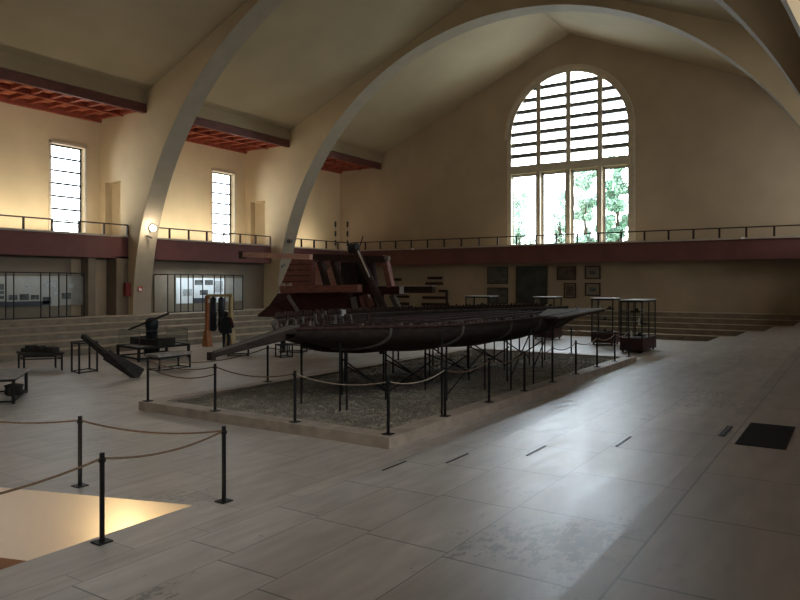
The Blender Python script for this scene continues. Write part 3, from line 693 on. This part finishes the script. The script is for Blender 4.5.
# low table with the bilge pump, glass box over it
lt,cs,cen=frame_table('low_table','wide low black table under the old lever pump and its glass cover','table',(-24.06,16.76,0),(-22.19,16.33,0),(-22.05,18.5,0),.52,.04,None,.10)
MB().slab([c+Vector((0,0,.50)) for c in cs],.05).build('table_top',M['board_grey'],lt)
pm=thing('lever_pump','dark ancient machine with a round barrel and a long slanting lever under glass','pump',(cen.x,cen.y,.5))
x,y=cen.x,cen.y
MB().box(x-.75,x+.7,y-.35,y+.35,.52,.74).build('trough',M['fossil'],pm)
for sx in (-.8,.7): MB().box(x+sx-.1,x+sx+.1,y-.4,y+.4,.52,.80).build('end_block',M['fossil'],pm)
MB().lathe((x-.1,y,.6),[(.22,0),(.22,.55),(.25,.58),(.25,.82),(.2,.92),(.1,.97)],18).build('barrel',M['bronze'],pm)
la=P(129,329.5,y-.3); lb=P(168.5,313.5,y-.3); MB().tube([la,lb],.04,8).build('lever',M['fossil'],pm)
MB().lathe((x-.1,y,.1),[(.3,0),(.3,.34)],14).build('lower_barrel',M['bronze'],pm)
gb=thing('glass_cover','clear glass box standing on the wide low table around the lever pump','glass box',(cen.x,cen.y,.5))
ins=[c.lerp(cen,.03) for c in cs]
for i in range(4):
    a,b=ins[i],ins[(i+1)%4]; MB().add([(a.x,a.y,.51),(b.x,b.y,.51),(b.x,b.y,1.12),(a.x,a.y,1.12)],[(0,1,2,3)]).build('glass_side',M['case_glass'],gb,fix=False)
e=MB()
for i in range(4):
    a,b=ins[i],ins[(i+1)%4]; e.bar((a.x,a.y,1.12),(b.x,b.y,1.12),.018,.018); e.bar((a.x,a.y,.51),(a.x,a.y,1.12),.014,.014)
e.build('glass_edge',M['grey_metal'],gb)
# bench with stone slab
frame_table('display_table','narrow black legged table with a grey stone slab top, before the pump','table',(-19.85,14.95,0),(-19.25,14.95,0),(-19.3,16.25,0),.46,.022,'slab',.03,top_t=.09)
# two low wire stands and slab stand behind the ship bow
frame_table('wire_stand','small low black wire stand behind the bow, left of a larger one','stand',(-19.2,20.4,0),(-18.75,20.2,0),(-18.6,20.7,0),.52,.02,None,.03)
frame_table('wire_stand','wider low black wire stand behind the bow, right of the small one','stand',(-20.1,21.9,0),(-19.3,22.1,0),(-19.5,22.6,0),.36,.02,None,.03)
st,cs,cen=frame_table('slab_stand','small black stand with a tilted grey slab, behind the ship bow','stand',(-21.0,19.6,0),(-20.4,20.1,0),(-20.9,20.6,0),.3,.025,None,.03)
a,b,c_,d_=P(232,352,19.9),P(246,345,19.9),P(257,335,20.4),P(243,340,20.4)
o=MB().slab([P(231,351,19.8),P(246,346,19.8),P(257,336,20.6),P(240,340.5,20.6)],.10); tag(o.build('stone_slab',M['slab']),'tilted grey stone slab on its small stand behind the bow','slab')
# orange frame with bronze
fr=thing('wooden_frame','tall orange and yellow pine frame with dark bronze pipes hung inside it','frame',(-24.6,22.3,0))
L0=G(207.5,346.5); L1=G(231,346.5); hh=2.34
MB().bar((L0.x,L0.y,0),(L0.x,L0.y,hh),.17,.16,up=(0,1,0)).build('left_post',M['orange_wood'],fr)
MB().prism([(L0.x-.20,0),(L0.x+.20,0),(L0.x+.09,.75),(L0.x-.09,.75)],L0.y-.14,L0.y+.14).build('left_foot',M['orange_wood'],fr)
MB().bar((L1.x,L1.y,0),(L1.x,L1.y,hh),.14,.16,up=(0,1,0)).build('right_post',M['yellow_wood'],fr)
MB().prism([(L1.x-.24,0),(L1.x+.24,0),(L1.x+.1,.75),(L1.x-.1,.75)],L1.y-.14,L1.y+.14).build('right_foot',M['yellow_wood'],fr)
MB().bar((L0.x-.05,L0.y,hh),(L1.x+.1,L1.y,hh),.16,.12).build('cross_beam',M['yellow_wood'],fr)
pb=thing('bronze_pipe','long dark bronze pipe hanging in the pine frame, left of the person','pipe',(L0.x+.45,L0.y,.6))
MB().lathe((L0.x+.38,L0.y,.72),[(.10,0),(.16,.06),(.15,.8),(.17,.85),(.15,.9),(.14,1.5),(.05,1.56)],14).build('shell',M['bronze'],pb)
MB().tube([(L0.x+.38,L0.y,2.2),(L0.x+.38,L0.y,2.3)],.03,6).build('hook',M['black'],pb)
pb2=thing('bronze_pipe','second dark bronze pipe hanging in the pine frame, partly behind the person','pipe',(L0.x+.8,L0.y,.6))
MB().lathe((L0.x+.80,L0.y+.1,.72),[(.10,0),(.14,.06),(.13,.8),(.15,.85),(.13,1.5),(.05,1.56)],14).build('shell',M['bronze'],pb2)
MB().tube([(L0.x+.8,L0.y+.1,2.2),(L0.x+.8,L0.y+.1,2.3)],.03,6).build('hook',M['black'],pb2)
tg=MB().box(L0.x+.16,L0.x+.36,L0.y-.12,L0.y-.11,2.02,2.18); tag(tg.build('white_tag',M['white']),'small white card fixed at the top of the pine frame','sign')
# ================================================================== PEOPLE
def person(label,loc,yaw,H,arm='down',coat='coat',sleeve=None):
    s=H/1.70
    J={'pel':(0,0,.93,.135,.11),'spi':(0,-.01,1.13,.14,.115),'chest':(0,0,1.30,.165,.12),'neck0':(0,-.01,1.42,.07,.07),'neck':(0,-.01,1.48,.055,.055),
       'head':(0,.015,1.55,.075,.085),'crown':(0,.01,1.63,.078,.09),
       'hipL':(-.09,0,.88,.095,.10),'kneeL':(-.10,.015,.49,.06,.065),'ankL':(-.10,-.01,.09,.045,.045),'toeL':(-.12,.15,.035,.04,.03),
       'hipR':(.09,0,.88,.095,.10),'kneeR':(.11,.03,.49,.06,.065),'ankR':(.12,-.03,.09,.045,.045),'toeR':(.14,.12,.035,.04,.03),
       'shL':(-.19,0,1.37,.085,.085),'elL':(-.32,-.04,1.12,.06,.06),'wrL':(-.22,.08,.87,.034,.034),'hdL':(-.21,.11,.79,.028,.035),
       'shR':(.19,0,1.37,.085,.085),'elR':(.32,-.04,1.12,.06,.06),'wrR':(.20,.16,.96,.034,.034),'hdR':(.17,.23,.95,.028,.035)}
    ed=[('pel','spi'),('spi','chest'),('chest','neck0'),('neck0','neck'),('neck','head'),('head','crown'),('pel','hipL'),('hipL','kneeL'),('kneeL','ankL'),('ankL','toeL'),
        ('pel','hipR'),('hipR','kneeR'),('kneeR','ankR'),('ankR','toeR'),('chest','shL'),('shL','elL'),('elL','wrL'),('wrL','hdL'),('chest','shR'),('shR','elR'),('elR','wrR'),('wrR','hdR')]
    # five fingers per hand
    for sd,h,w in (('L',-1,(-.21,.11,.79)),('R',1,(.17,.23,.95))):
        base=Vector(J['hd'+sd][:3]); dr=(base-Vector(J['wr'+sd][:3])).normalized()
        for k,(o,ln) in enumerate(((-.024,.055),(-.008,.065),(.008,.062),(.024,.048))):
            q=base+dr*ln+Vector((0,o,0))+Vector((-.01*h,0,-.01)); J['f%d%s'%(k,sd)]=(*q,.008,.008); ed.append(('hd'+sd,'f%d%s'%(k,sd)))
        q=base+dr*.015+Vector((-.035*h,.03,0)); J['th'+sd]=(*q,.009,.009); ed.append(('wr'+sd,'th'+sd))
    ks=list(J); me=bpy.data.meshes.new('body'); me.from_pydata([J[k][:3] for k in ks],[(ks.index(a),ks.index(b)) for a,b in ed],[])
    o=bpy.data.objects.new('body',me); C.objects.link(o)
    md=o.modifiers.new('skin','SKIN'); md.use_smooth_shade=True
    sk=me.skin_vertices[0].data
    for i,k in enumerate(ks): sk[i].radius=J[k][3:5]; sk[i].use_root=(k=='pel')
    o.modifiers.new('sub','SUBSURF').levels=2
    o.modifiers['sub'].render_levels=2
    bpy.context.view_layer.update()
    m2=bpy.data.meshes.new_from_object(o.evaluated_get(bpy.context.evaluated_depsgraph_get()))
    bpy.data.objects.remove(o)
    m2.materials.clear()
    for k in ('skin',coat,'trousers',sleeve or coat,'hair'): m2.materials.append(M[k])
    for p in m2.polygons:
        c=p.center; p.use_smooth=True
        if c.z>1.46: p.material_index=0
        elif c.z<.1: p.material_index=4
        elif abs(c.x)>.19 and c.z>.98 and c.x>0: p.material_index=3
        elif (abs(c.x)>.16 and c.z<.86 and c.z>.65) or (c.y>.18 and c.z>.6): p.material_index=0
        elif c.z<.80: p.material_index=2
        else: p.material_index=1
    t=thing('person',label,'person',loc); t.rotation_euler.z=yaw; t.scale=(s*1.2,s*1.1,s)
    b=bpy.data.objects.new('body',m2); C.objects.link(b); b.parent=t
    # hair / hood, coat skirt, face
    hb=MB().lathe((0,-.012,1.50),[(.075,-.06),(.098,.02),(.104,.08),(.09,.14),(.05,.18),(.005,.195)],16); hb.build('hair',M['hair'],b,world=False)
    nose=MB().bar((0,.085,1.565),(0,.115,1.545),.02,.03); nose.build('nose',M['skin'],b,world=False)
    for sx in (-.03,.03): MB().lathe((sx,.088,1.575),[(.002,-.01),(.011,0),(.002,.01)],8).build('eye',M['black'],b,world=False)
    MB().bar((-.022,.092,1.515),(.022,.092,1.515),.01,.008).build('mouth',M['red_box'],b,world=False)
    for sx in (-1,1): MB().bar((sx*.088,.0,1.545),(sx*.092,.0,1.59),.018,.03).build('ear',M['skin'],b,world=False)
    n=20; vs=[]; fs=[]
    for z,rx,ry in ((1.43,.13,.10),(1.34,.235,.155),(1.1,.235,.17),(.95,.245,.18),(.72,.265,.19)):
        for k in range(n):
            a=6.2832*k/n; vs.append((rx*math.cos(a),ry*math.sin(a)-.005,z))
    for i in range(4):
        for k in range(n): fs.append((i*n+k,i*n+(k+1)%n,(i+1)*n+(k+1)%n,(i+1)*n+k))
    MB().add(vs,fs,0,True).build('coat',M[coat],b,world=False)
    return t
person('person in a dark coat standing before the pine frame, seen from behind',G(226,349),R(8),1.68,coat='coat',sleeve='sleeve')
person('person in dark clothes standing behind the ship bow, mostly hidden by it',G(283.5,353),R(150),1.70,coat='coat')
# ================================================================== GLASS CASES AT THE FAR END
def glass_case(label,x0,x1,y0,y1,zp=.62,H=2.18,nmid=1,shelves=3):
    t=thing('glass_case',label,'display case',((x0+x1)/2,(y0+y1)/2,0),'glass cases at the far end of the hall')
    pl=MB().box(x0,x1,y0,y1,.10,zp).build('plinth',M['maroon'],t)
    for x in (x0+.1,x1-.1):
        for y in (y0+.1,y1-.1): MB().tube([(x-.03,y,.05),(x+.03,y,.05)],.05,10).build('castor',M['black'],pl)
    w=.035; cs=[(x,y) for x in (x0+w,x1-w) for y in (y0+w,y1-w)]
    if nmid: cs+=[(x,(y0+y1)/2) for x in (x0+w,x1-w)]
    for x,y in cs: MB().bar((x,y,zp),(x,y,H-.06),.045,.045).build('corner_post',M['black'],t)
    MB().box(x0,x1,y0,y1,H-.07,H).build('case_lid',M['black'],t); MB().box(x0-.01,x1+.01,y0-.01,y1+.01,H,H+.035).build('lid_top',M['case_top'],t)
    for q in (((x0,y0),(x1,y0)),((x1,y0),(x1,y1)),((x1,y1),(x0,y1)),((x0,y1),(x0,y0))):
        MB().add([(*q[0],zp),(*q[1],zp),(*q[1],H-.07),(*q[0],H-.07)],[(0,1,2,3)]).build('glass_side',M['case_glass'],t,fix=False)
    for k in range(1,shelves): z=zp+(H-zp)*k/shelves; MB().add([(x0+.05,y0+.05,z+.012),(x1-.05,y0+.05,z+.012),(x1-.05,y1-.05,z+.012),(x0+.05,y1-.05,z+.012)],[(0,1,2,3)]).build('shelf',M['case_glass'],t)
    return t,[zp]+[zp+(H-zp)*k/shelves+.014 for k in range(1,shelves)]
def figurine(label,x,y,z,h=.3):
    t=thing('figurine',label,'figurine',(x,y,z),'objects in the glass cases')
    MB().lathe((x,y,z),[(.07,0),(.07,.03),(.03,.05),(.05,h*.4),(.06,h*.6),(.025,h*.72),(.045,h*.85),(.01,h)],10).build('figure',M['figure'],t)
    MB().bar((x-.03,y,z+h*.6),(x-.1,y-.03,z+h*.4),.03,.03).build('arm',M['figure'],t)
def relic(label,x,y,z,l=.5,m='fossil'):
    o=MB()
    o.lathe((x,y,z),[(.05,0),(.09,.05),(.06,.12),(.07,.15)],10); o.box(x-l/2,x+l/2,y-.07,y+.07,z,z+.05); tag(o.build('bronze_relic',M[m]),label,'relic','objects in the glass cases')
c2,zs=glass_case('right-hand glass case on a maroon plinth, nearest of the four at the far end',-8.35,-7.42,29.6,31.9)
figurine('pale figurine on the bottom shelf of the nearest glass case',-8.0,30.0,zs[0]); figurine('pale figurine on the middle shelf of the nearest glass case',-7.75,30.3,zs[1]); figurine('pale figurine on the top shelf of the nearest glass case',-7.6,30.2,zs[2],.22)
relic('dark relic on the bottom of the nearest glass case',-7.9,31.0,zs[0]); relic('dark relic on the middle shelf of the nearest glass case',-7.9,31.2,zs[1]); relic('dark relic on the top shelf of the nearest glass case',-8.0,30.9,zs[2])
c1,zs=glass_case('glass case on a maroon plinth, second from the right at the far end',-10.55,-9.5,32.6,33.7,nmid=0)
figurine('pale figurine on the upper shelf of the second glass case',-10.2,32.9,zs[2],.3); relic('dark relic on the middle shelf of the second glass case',-10.0,33.0,zs[1],.75); relic('dark relic on the bottom of the second glass case',-10.0,33.0,zs[0],.75); relic('dark relic on the upper shelf of the second glass case',-9.78,33.0,zs[2],.35)
c3,zs=glass_case('glass case on a maroon plinth behind the stern deck, third from the right',-14.15,-13.0,34.3,35.4,nmid=0)
relic('dark relic on the upper shelf of the glass case behind the stern',-13.4,34.8,zs[2],.6); figurine('pale figurine on the bottom of the glass case behind the stern',-13.2,34.7,zs[0],.25)
c0,zs=glass_case('leftmost glass case at the far end, only its pale lit lid showing over the hull',-18.3,-16.8,34.6,35.7,nmid=0)
relic('dark relic on the upper shelf of the leftmost glass case',-17.5,35.1,zs[2],.6)
# ================================================================== PICTURES ON THE END WALL
def picture(label,px,m,mount=.0,group='framed pictures on the end wall'):
    a=P(px[0],px[1],42.97); b=P(px[2],px[3],42.97); zc0,zc1=min(a.z,b.z),max(a.z,b.z)
    x0,x1=a.x,b.x; y=42.99
    t=thing('framed_picture',label,'picture',((x0+x1)/2,y,zc0),group); w=.07
    f=MB(); f.box(x0,x1,y-.06,y,zc1-w,zc1); f.box(x0,x1,y-.06,y,zc0,zc0+w); f.box(x0,x0+w,y-.06,y,zc0+w,zc1-w); f.box(x1-w,x1,y-.06,y,zc0+w,zc1-w); f.build('frame',M['pframe'],t)
    i=w
    if mount: MB().box(x0+w,x1-w,y-.03,y-.005,zc0+w,zc1-w).build('mount',M['mount'],t); i=w+mount
    MB().box(x0+i,x1-i,y-.04,y-.004,zc0+i,zc1-i).build('canvas',M[m],t)
picture('upper grey landscape picture left of the big dark painting',(487.5,267,508,284),'paint_grey')
picture('lower grey landscape picture left of the big dark painting',(487.5,287.5,508,304),'paint_grey')
picture('big dark green painting, largest picture on the end wall',(516,266.5,547.5,304),'paint_dark')
picture('small brown picture high on the wall just right of the big painting',(557,266.5,576,280),'paint_brown')
picture('small upright brown picture below the other brown one',(564,283,576,298),'paint_brown',.06)
picture('upper mounted dark print, farthest right on the end wall',(585,266,600.5,279),'photo',.22)
picture('lower mounted dark print, farthest right on the end wall',(585,283,600.5,296),'photo',.22)
# planks fixed on the end wall behind the ship
for i,(x0,y0,x1,lab) in enumerate(((428,278,442,'topmost in the right stack'),(426,283.5,443,'second from top in the right stack'),(439,291,446,'short one in the right stack'),(423,297.5,446,'long one above the lowest in the right stack'),(422,304,449,'lowest in the right stack'),(393,279.5,401,'topmost left of the white-ended beam'),(396,296.5,409,'middle one left of the right stack'),(394,303.5,409,'lowest one left of the right stack'))):
    a=P(x0,y0,42.95); b=P(x1,y0,42.95)
    tag(MB().box(a.x,b.x,42.86,42.99,a.z-.09,a.z+.09).build('wall_plank',M['brown_wood']),'dark old ship plank fixed on the end wall, '+lab,'plank','old planks on the end wall')
a=P(447,290,42.9); o=MB().box(a.x-.06,a.x+.06,42.8,42.9,ZT,a.z); tag(o.build('wall_batten',M['brown_wood']),'upright dark batten at the right end of the wall planks','batten')
# ================================================================== LEFT WALL CASES
def wall_case(label,y0,y1,posts,panels,lit):
    XF=-31.55; XBk=-32.7; z0,z1=ZT+.02,3.42
    t=thing('wall_case',label,'display case',(XF,(y0+y1)/2,ZT),'tall glazed cases along the left wall')
    MB().box(XBk-.05,XBk,y0,y1,z0,z1).build('back_board',M['case_back'],t)
    fr_=MB(); fr_.box(XF-.04,XF,y0,y1,z1-.05,z1); fr_.box(XF-.04,XF,y0,y1,z0,z0+.05); fr_.box(XBk,XF,y0,y0+.04,z1-.05,z1); fr_.box(XBk,XF,y1-.04,y1,z1-.05,z1); fr_.build('frame',M['black'],t)
    for y in posts: MB().box(XF-.045,XF+.005,y-.015,y+.015,z0,z1).build('upright',M['black'],t)
    for a,b in zip(posts,posts[1:]): MB().add([(XF-.02,a+.02,z0+.05),(XF-.02,b-.02,z0+.05),(XF-.02,b-.02,z1-.05),(XF-.02,a+.02,z1-.05)],[(0,1,2,3)]).build('pane',M['case_glass'],t)
    for nm,ya,yb,za,zb,m in panels:
        dx=.03 if nm=='board' else .045
        MB().box(XBk,XBk+dx,ya,yb,za,zb).build(nm,M[m],t)
    la=bpy.data.lights.new('case_light','AREA'); la.shape='RECTANGLE'; la.size=y1-y0-.3; la.size_y=.15; la.energy=lit; la.color=(.86,.94,1) if lit>10 else (1,.97,.92)
    lo=bpy.data.objects.new('case_light',la); C.objects.link(lo); lo.location=(XF-.25-t.location.x,(y0+y1)/2-t.location.y,z1-.08-ZT); lo.rotation_euler=(0,R(-25),R(90)); lo.rotation_euler=Matrix.Rotation(R(25),3,'Y').to_4x4().to_euler(); lo.rotation_euler=(0,R(28),0); la.size,la.size_y=.15,y1-y0-.3; lo.parent=t
    return t
b=-32.65
def yz(x,y): p=PX(x,y,b); return p.y,p.z
def panel(nm,x0,y0,x1,y1,m):
    a,c=yz(x0,y0)[0],yz(x1,y1)[0]; z=[yz((x0+x1)/2,y0)[1],yz((x0+x1)/2,y1)[1]]
    return (nm,a,c,min(z),max(z),m)
yv=lambda x: PX(x,290,-31.55).y
posts1=[yv(x) for x in (-62,-30,-16,-3,6,14,41,50,59,67,84.5)]
wall_case('long glazed wall case with white boards and photographs at the left frame edge',posts1[0],posts1[-1],posts1,
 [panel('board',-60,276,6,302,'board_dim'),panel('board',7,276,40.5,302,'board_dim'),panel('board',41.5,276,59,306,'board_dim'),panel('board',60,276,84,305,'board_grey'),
  panel('dark_panel',-55,302,50,307,'board_dark'),panel('photograph',9,295,17.5,300,'photo'),panel('photograph',20,294,29,300,'photo'),panel('photograph',31,295,39,299.5,'photo'),
  panel('drawing',26,284,30,289,'print'),panel('photograph',43,297,51,304,'board_dark'),panel('drawing',44,281,57,287,'print'),panel('drawing',54,290,58,295,'print'),panel('photograph',62,293,71,299,'photo'),panel('drawing',69,283,73.5,288,'print'),
  panel('photograph',-1,284,4,290,'photo'),panel('photograph',-4,291,4,294,'photo'),panel('photograph',-4,296,4,299,'photo')],8)
posts2=[yv(x) for x in (168,175,181,188.5,193.5,203,214.5,221,225,234,243)]
wall_case('glazed wall case with a bright bluish board between the two piers',posts2[0],posts2[-1],posts2,
 [panel('board',176.5,278,225,303,'board'),panel('board',226,278,243,301,'board_grey'),panel('photograph',195,280,203,285,'photo'),panel('photograph',205,280,213,285,'photo'),panel('photograph',200,290,208,295,'photo'),
  panel('drawing',183,289,192,296,'print'),panel('drawing',215,281,223,292,'print'),panel('dark_panel',193,298,210,303,'board_dark')],40)
# ================================================================== SMALL THINGS ON PIERS AND WALLS
def intr(z): return XC-math.sqrt(RAD**2-(z-ZT)**2)
p=PX(152,228,intr(5.8)+.12)
sp=thing('spotlight','bright round spotlight glowing on the first pier at gallery height','lamp',p)
ld=MB(); ld.tube([p+Vector((.05,-.0,0)),p+Vector((.18,-.06,-.03))],.15,14); ld.build('lit_glass',M['lamp'],sp)
MB().tube([p+Vector((-.2,.05,.03)),p+Vector((.06,0,0))],.12,12,.165).build('housing',M['grey_metal'],sp); MB().box(p.x-.3,p.x-.1,p.y-.03,p.y+.03,p.z-.25,p.z).build('bracket',M['grey_metal'],sp)
p2=PX(147,236,intr(5.4)+.05); o=MB().bar(p2,p2+Vector((.25,.12,-.1)),.08,.1); tag(o.build('small_floodlight',M['grey_metal']),'small unlit grey floodlight just below the glowing spotlight','lamp')
for (x,y,lab) in ((289,241,'small grey floodlight on the second pier above the red timbers'),):
    z=EYE+2.7; p3=PX(x,y,intr(z)+.08); t=thing('small_floodlight',lab,'lamp',p3)
    MB().tube([p3+Vector((-.1,0,0)),p3+Vector((.2,.0,-.05))],.13,10).build('housing',M['grey_metal'],t); MB().bar(p3+Vector((-.12,0,-.1)),p3+Vector((.0,.3,.12)),.05,.05).build('arm',M['grey_metal'],t)
p3=PX(283,265.5,intr(3.7)+.06); o=MB().bar(p3+Vector((0,-.15,-.08)),p3+Vector((0,.2,.1)),.1,.14); tag(o.build('pier_bracket',M['grey_metal']),'grey bracket low on the second pier left of the red panel','bracket')
# extinguisher sign on pier one
p4=PX(140.3,289,intr(2.7)+.03); t=thing('pictogram_sign','small square red fire pictogram sign on the first pier','sign',p4)
MB().box(p4.x-.01,p4.x+.01,p4.y-.13,p4.y+.13,p4.z-.13,p4.z+.13).build('plate',M['red_sign'],t)
MB().box(p4.x+.01,p4.x+.016,p4.y-.09,p4.y-.02,p4.z-.09,p4.z+.07).build('emblem',M['white'],t); MB().box(p4.x+.01,p4.x+.016,p4.y,p4.y+.08,p4.z-.09,p4.z+.02).build('emblem',M['white'],t)
# red hose box and pipe left of pier one
a=PX(124,283,-31.95); c=PX(131.5,296,-31.95)
t=thing('fire_hose_box','dark red fire hose box on the wall just left of the first pier','box',(a.x,(a.y+c.y)/2,c.z))
MB().box(-32.0,-31.78,a.y,c.y,c.z,a.z).build('cabinet',M['red_box'],t); MB().box(-31.78,-31.765,a.y+.05,c.y-.05,c.z+.05,a.z-.05).build('door',M['red_box'],t)
a=PX(131,240,-31.93); tag(MB().tube([(-31.93,a.y,2.9),(-31.93,a.y,5.3)],.035,8).build('standpipe',M['rail']),'thin dark red pipe rising from the fire hose box to the gallery','pipe')
# light wall sign under gallery, left of pier two
a=PX(268.5,287,-32.78); o=MB().box(-32.8,-32.76,a.y-.13,a.y+.13,a.z-.15,a.z+.15); tag(o.build('wall_plaque',M['pframe']),'small dark plaque on the lower wall left of the second pier','plaque')
# dashed poles in the far left corner
for x,lab in ((335.5,'left one of two black dashed hanging poles in the far left corner'),(347.5,'right one of two black dashed hanging poles in the far left corner')):
    Yp=42.55; a=P(x,221,Yp); c=P(x,248,Yp); t=thing('dashed_pole',lab,'pole',(a.x,Yp,c.z),'black dashed poles in the far corner')
    c.z=5.3; MB().tube([c,a],.03,8).build('rod',M['pole_white'],t)
    for k in range(3):
        z0=a.z-.05-.72*k; z1=z0-.42; MB().box(a.x-.05,a.x+.05,Yp-.05,Yp+.05,z1,z0).build('black_segment',M['black'],t)
# small white lamps on the end gallery ledge
for x,y,lab in ((413,249,'tiny white lamp on the end gallery ledge above the red timbers'),(743,238,'tiny white lamp on the end gallery ledge far right')):
    p=P(x,y,41.9); t=thing('ledge_lamp',lab,'lamp',p,'tiny lamps on the end gallery ledge'); MB().box(p.x-.09,p.x+.09,p.y-.08,p.y,p.z-.05,p.z+.05).build('lamp_body',M['white'],t); MB().box(p.x-.02,p.x+.02,p.y-.02,p.y+.02,p.z-.1,p.z-.04).build('clip',M['grey_metal'],t)
# ================================================================== FLOOR FITTINGS
t=thing('floor_grating','dark rectangular floor grating on the upper terrace at right','grating',(-.82,8.45,ZT))
gr=MB(); gr.box(-1.05,-.59,7.8,9.1,ZT+.001,ZT+.006); gr.build('plate',M['grate'],t)
gb_=MB()
for i in range(24): y=7.84+1.22*i/23; gb_.box(-1.04,-.6,y-.008,y+.008,ZT+.006,ZT+.011)
gb_.build('bars',M['black'],t)
for i,x in enumerate((-1.22,-2.335,-3.44,-4.58,-5.62)):
    z=ZT-i*RISE; lab=['narrow dark slot beside the floor grating on the top terrace','narrow dark slot in the highest step below the terrace','narrow dark slot in the third slab strip from the grating','narrow dark slot in the second lowest step','narrow dark slot in the lowest step, leftmost of the five'][i]
    t=thing('floor_slot',lab,'floor slot',(x,8.44,z),'dark slots in the steps')
    w=.015 if i else .03
    MB().box(x-w,x+w,8.13,8.75,z+.001,z+.005).build('slot',M['grate'],t)
    MB().box(x-.008,x+.008,8.16,8.72,z+.005,z+.007).build('slit',M['black'] if i else M['grey_metal'],t)
# ================================================================== LIGHT
w=bpy.data.worlds.new('sky'); bpy.context.scene.world=w; w.use_nodes=True; nt=w.node_tree; bg=nt.nodes['Background']
tc=nt.nodes.new('ShaderNodeTexCoord'); nz=nt.nodes.new('ShaderNodeTexNoise'); nz.inputs['Scale'].default_value=3; rp=nt.nodes.new('ShaderNodeValToRGB')
rp.color_ramp.elements[0].color=(.68,.83,1,1); rp.color_ramp.elements[1].color=(1,1,1,1)
nt.links.new(tc.outputs['Generated'],nz.inputs['Vector']); nt.links.new(nz.outputs['Fac'],rp.inputs[0]); nt.links.new(rp.outputs[0],bg.inputs[0])
SKY=9.0; bg.inputs[1].default_value=SKY
def portal(loc,rot,sx,sy):
    l=bpy.data.lights.new('window_portal','AREA'); l.shape='RECTANGLE'; l.size=sx; l.size_y=sy; l.cycles.is_portal=True
    o=bpy.data.objects.new('window_portal',l); C.objects.link(o); o.location=loc; o.rotation_euler=rot
portal((WCX,YW+.62,(WZ0+WZS+WR_)/2),(R(-90),0,0),WR_*2,WZS+WR_-WZ0)
for a,b in WINS+EXTRA: portal((XWL-.5,(a+b)/2,7.78),(0,R(-90),0),4.7,b-a)
l=bpy.data.lights.new('daylight_fill','AREA'); l.shape='RECTANGLE'; l.size=9.5; l.size_y=7.5; l.energy=4200; l.color=(.72,.85,1)  # lamp added outside the arched window to strengthen its daylight
o=bpy.data.objects.new('daylight_fill',l); C.objects.link(o); o.location=(WCX,YW+2.2,14.6); o.rotation_euler=(R(-82),0,0)
for a,b in RW:
    portal((XWR+.5,(a+b)/2,7.78),(0,R(90),0),4.7,b-a)
    l=bpy.data.lights.new('daylight_fill','AREA'); l.shape='RECTANGLE'; l.size=4.6; l.size_y=b-a; near=a<12; l.energy=480 if near else (60 if a<20 else 160 if a<36 else 170); l.color=(.95,.97,1) if near else (1,.96,.88)  # fill lamp added outside each unseen right window, near ones aimed at the floor
    o=bpy.data.objects.new('daylight_fill',l); C.objects.link(o); o.location=(XWR+1.2,(a+b)/2,8.6); o.rotation_euler=(0,R(48 if near else 90),0)
def lamp(name,kind,loc,e,col,size=.2,rot=None):
    l=bpy.data.lights.new(name,kind); l.energy=e; l.color=col
    if kind=='POINT': l.shadow_soft_size=size
    if kind=='AREA': l.size=size
    if kind=='SPOT': l.shadow_soft_size=size; l.spot_size=R(120); l.spot_blend=.6
    o=bpy.data.objects.new(name,l); C.objects.link(o); o.location=loc
    if rot: o.rotation_euler=rot
    return o
lamp('pit_lamp','POINT',(-8.05,5.35,-.5),30,(1,.80,.46),.12)
lamp('pit_glow','POINT',(-9.9,3.0,-.55),48,(1,.95,.88),.3)
s=sp.location; lamp('spot_lamp','POINT',(s.x+.6,s.y-.2,s.z-.1),60,(1,.9,.72),.12)
for y0,y1 in ((14.5,21.8),(25.2,32.6),(36.0,41.0)):
    l=bpy.data.lights.new('gallery_fill','AREA'); l.shape='RECTANGLE'; l.size=.3; l.size_y=y1-y0; l.energy=170 if y0<30 else 90; l.color=(1,.95,.80)  # unseen fill added behind the parapet to brighten the left bays
    o=bpy.data.objects.new('gallery_fill',l); C.objects.link(o); o.location=(-33.0,(y0+y1)/2,5.36); o.rotation_euler=(0,R(162),0)
# ================================================================== CAMERA
cam=bpy.data.cameras.new('camera'); co=bpy.data.objects.new('camera',cam); C.objects.link(co)
cam.sensor_width=36; cam.lens=36*FOC/800; cam.shift_y=-(300-283.5)/800; cam.clip_end=500
co.location=(0,0,EYE); co.rotation_euler=(R(90),0,YAW)
bpy.context.scene.camera=co
sc=bpy.context.scene
sc.view_settings.view_transform='Standard'; sc.view_settings.look='None'; sc.view_settings.exposure=.25; sc.view_settings.gamma=.86
sc.cycles.max_bounces=10; sc.cycles.diffuse_bounces=6; sc.cycles.transparent_max_bounces=16; sc.cycles.sample_clamp_indirect=6
sc.cycles.use_denoising=True
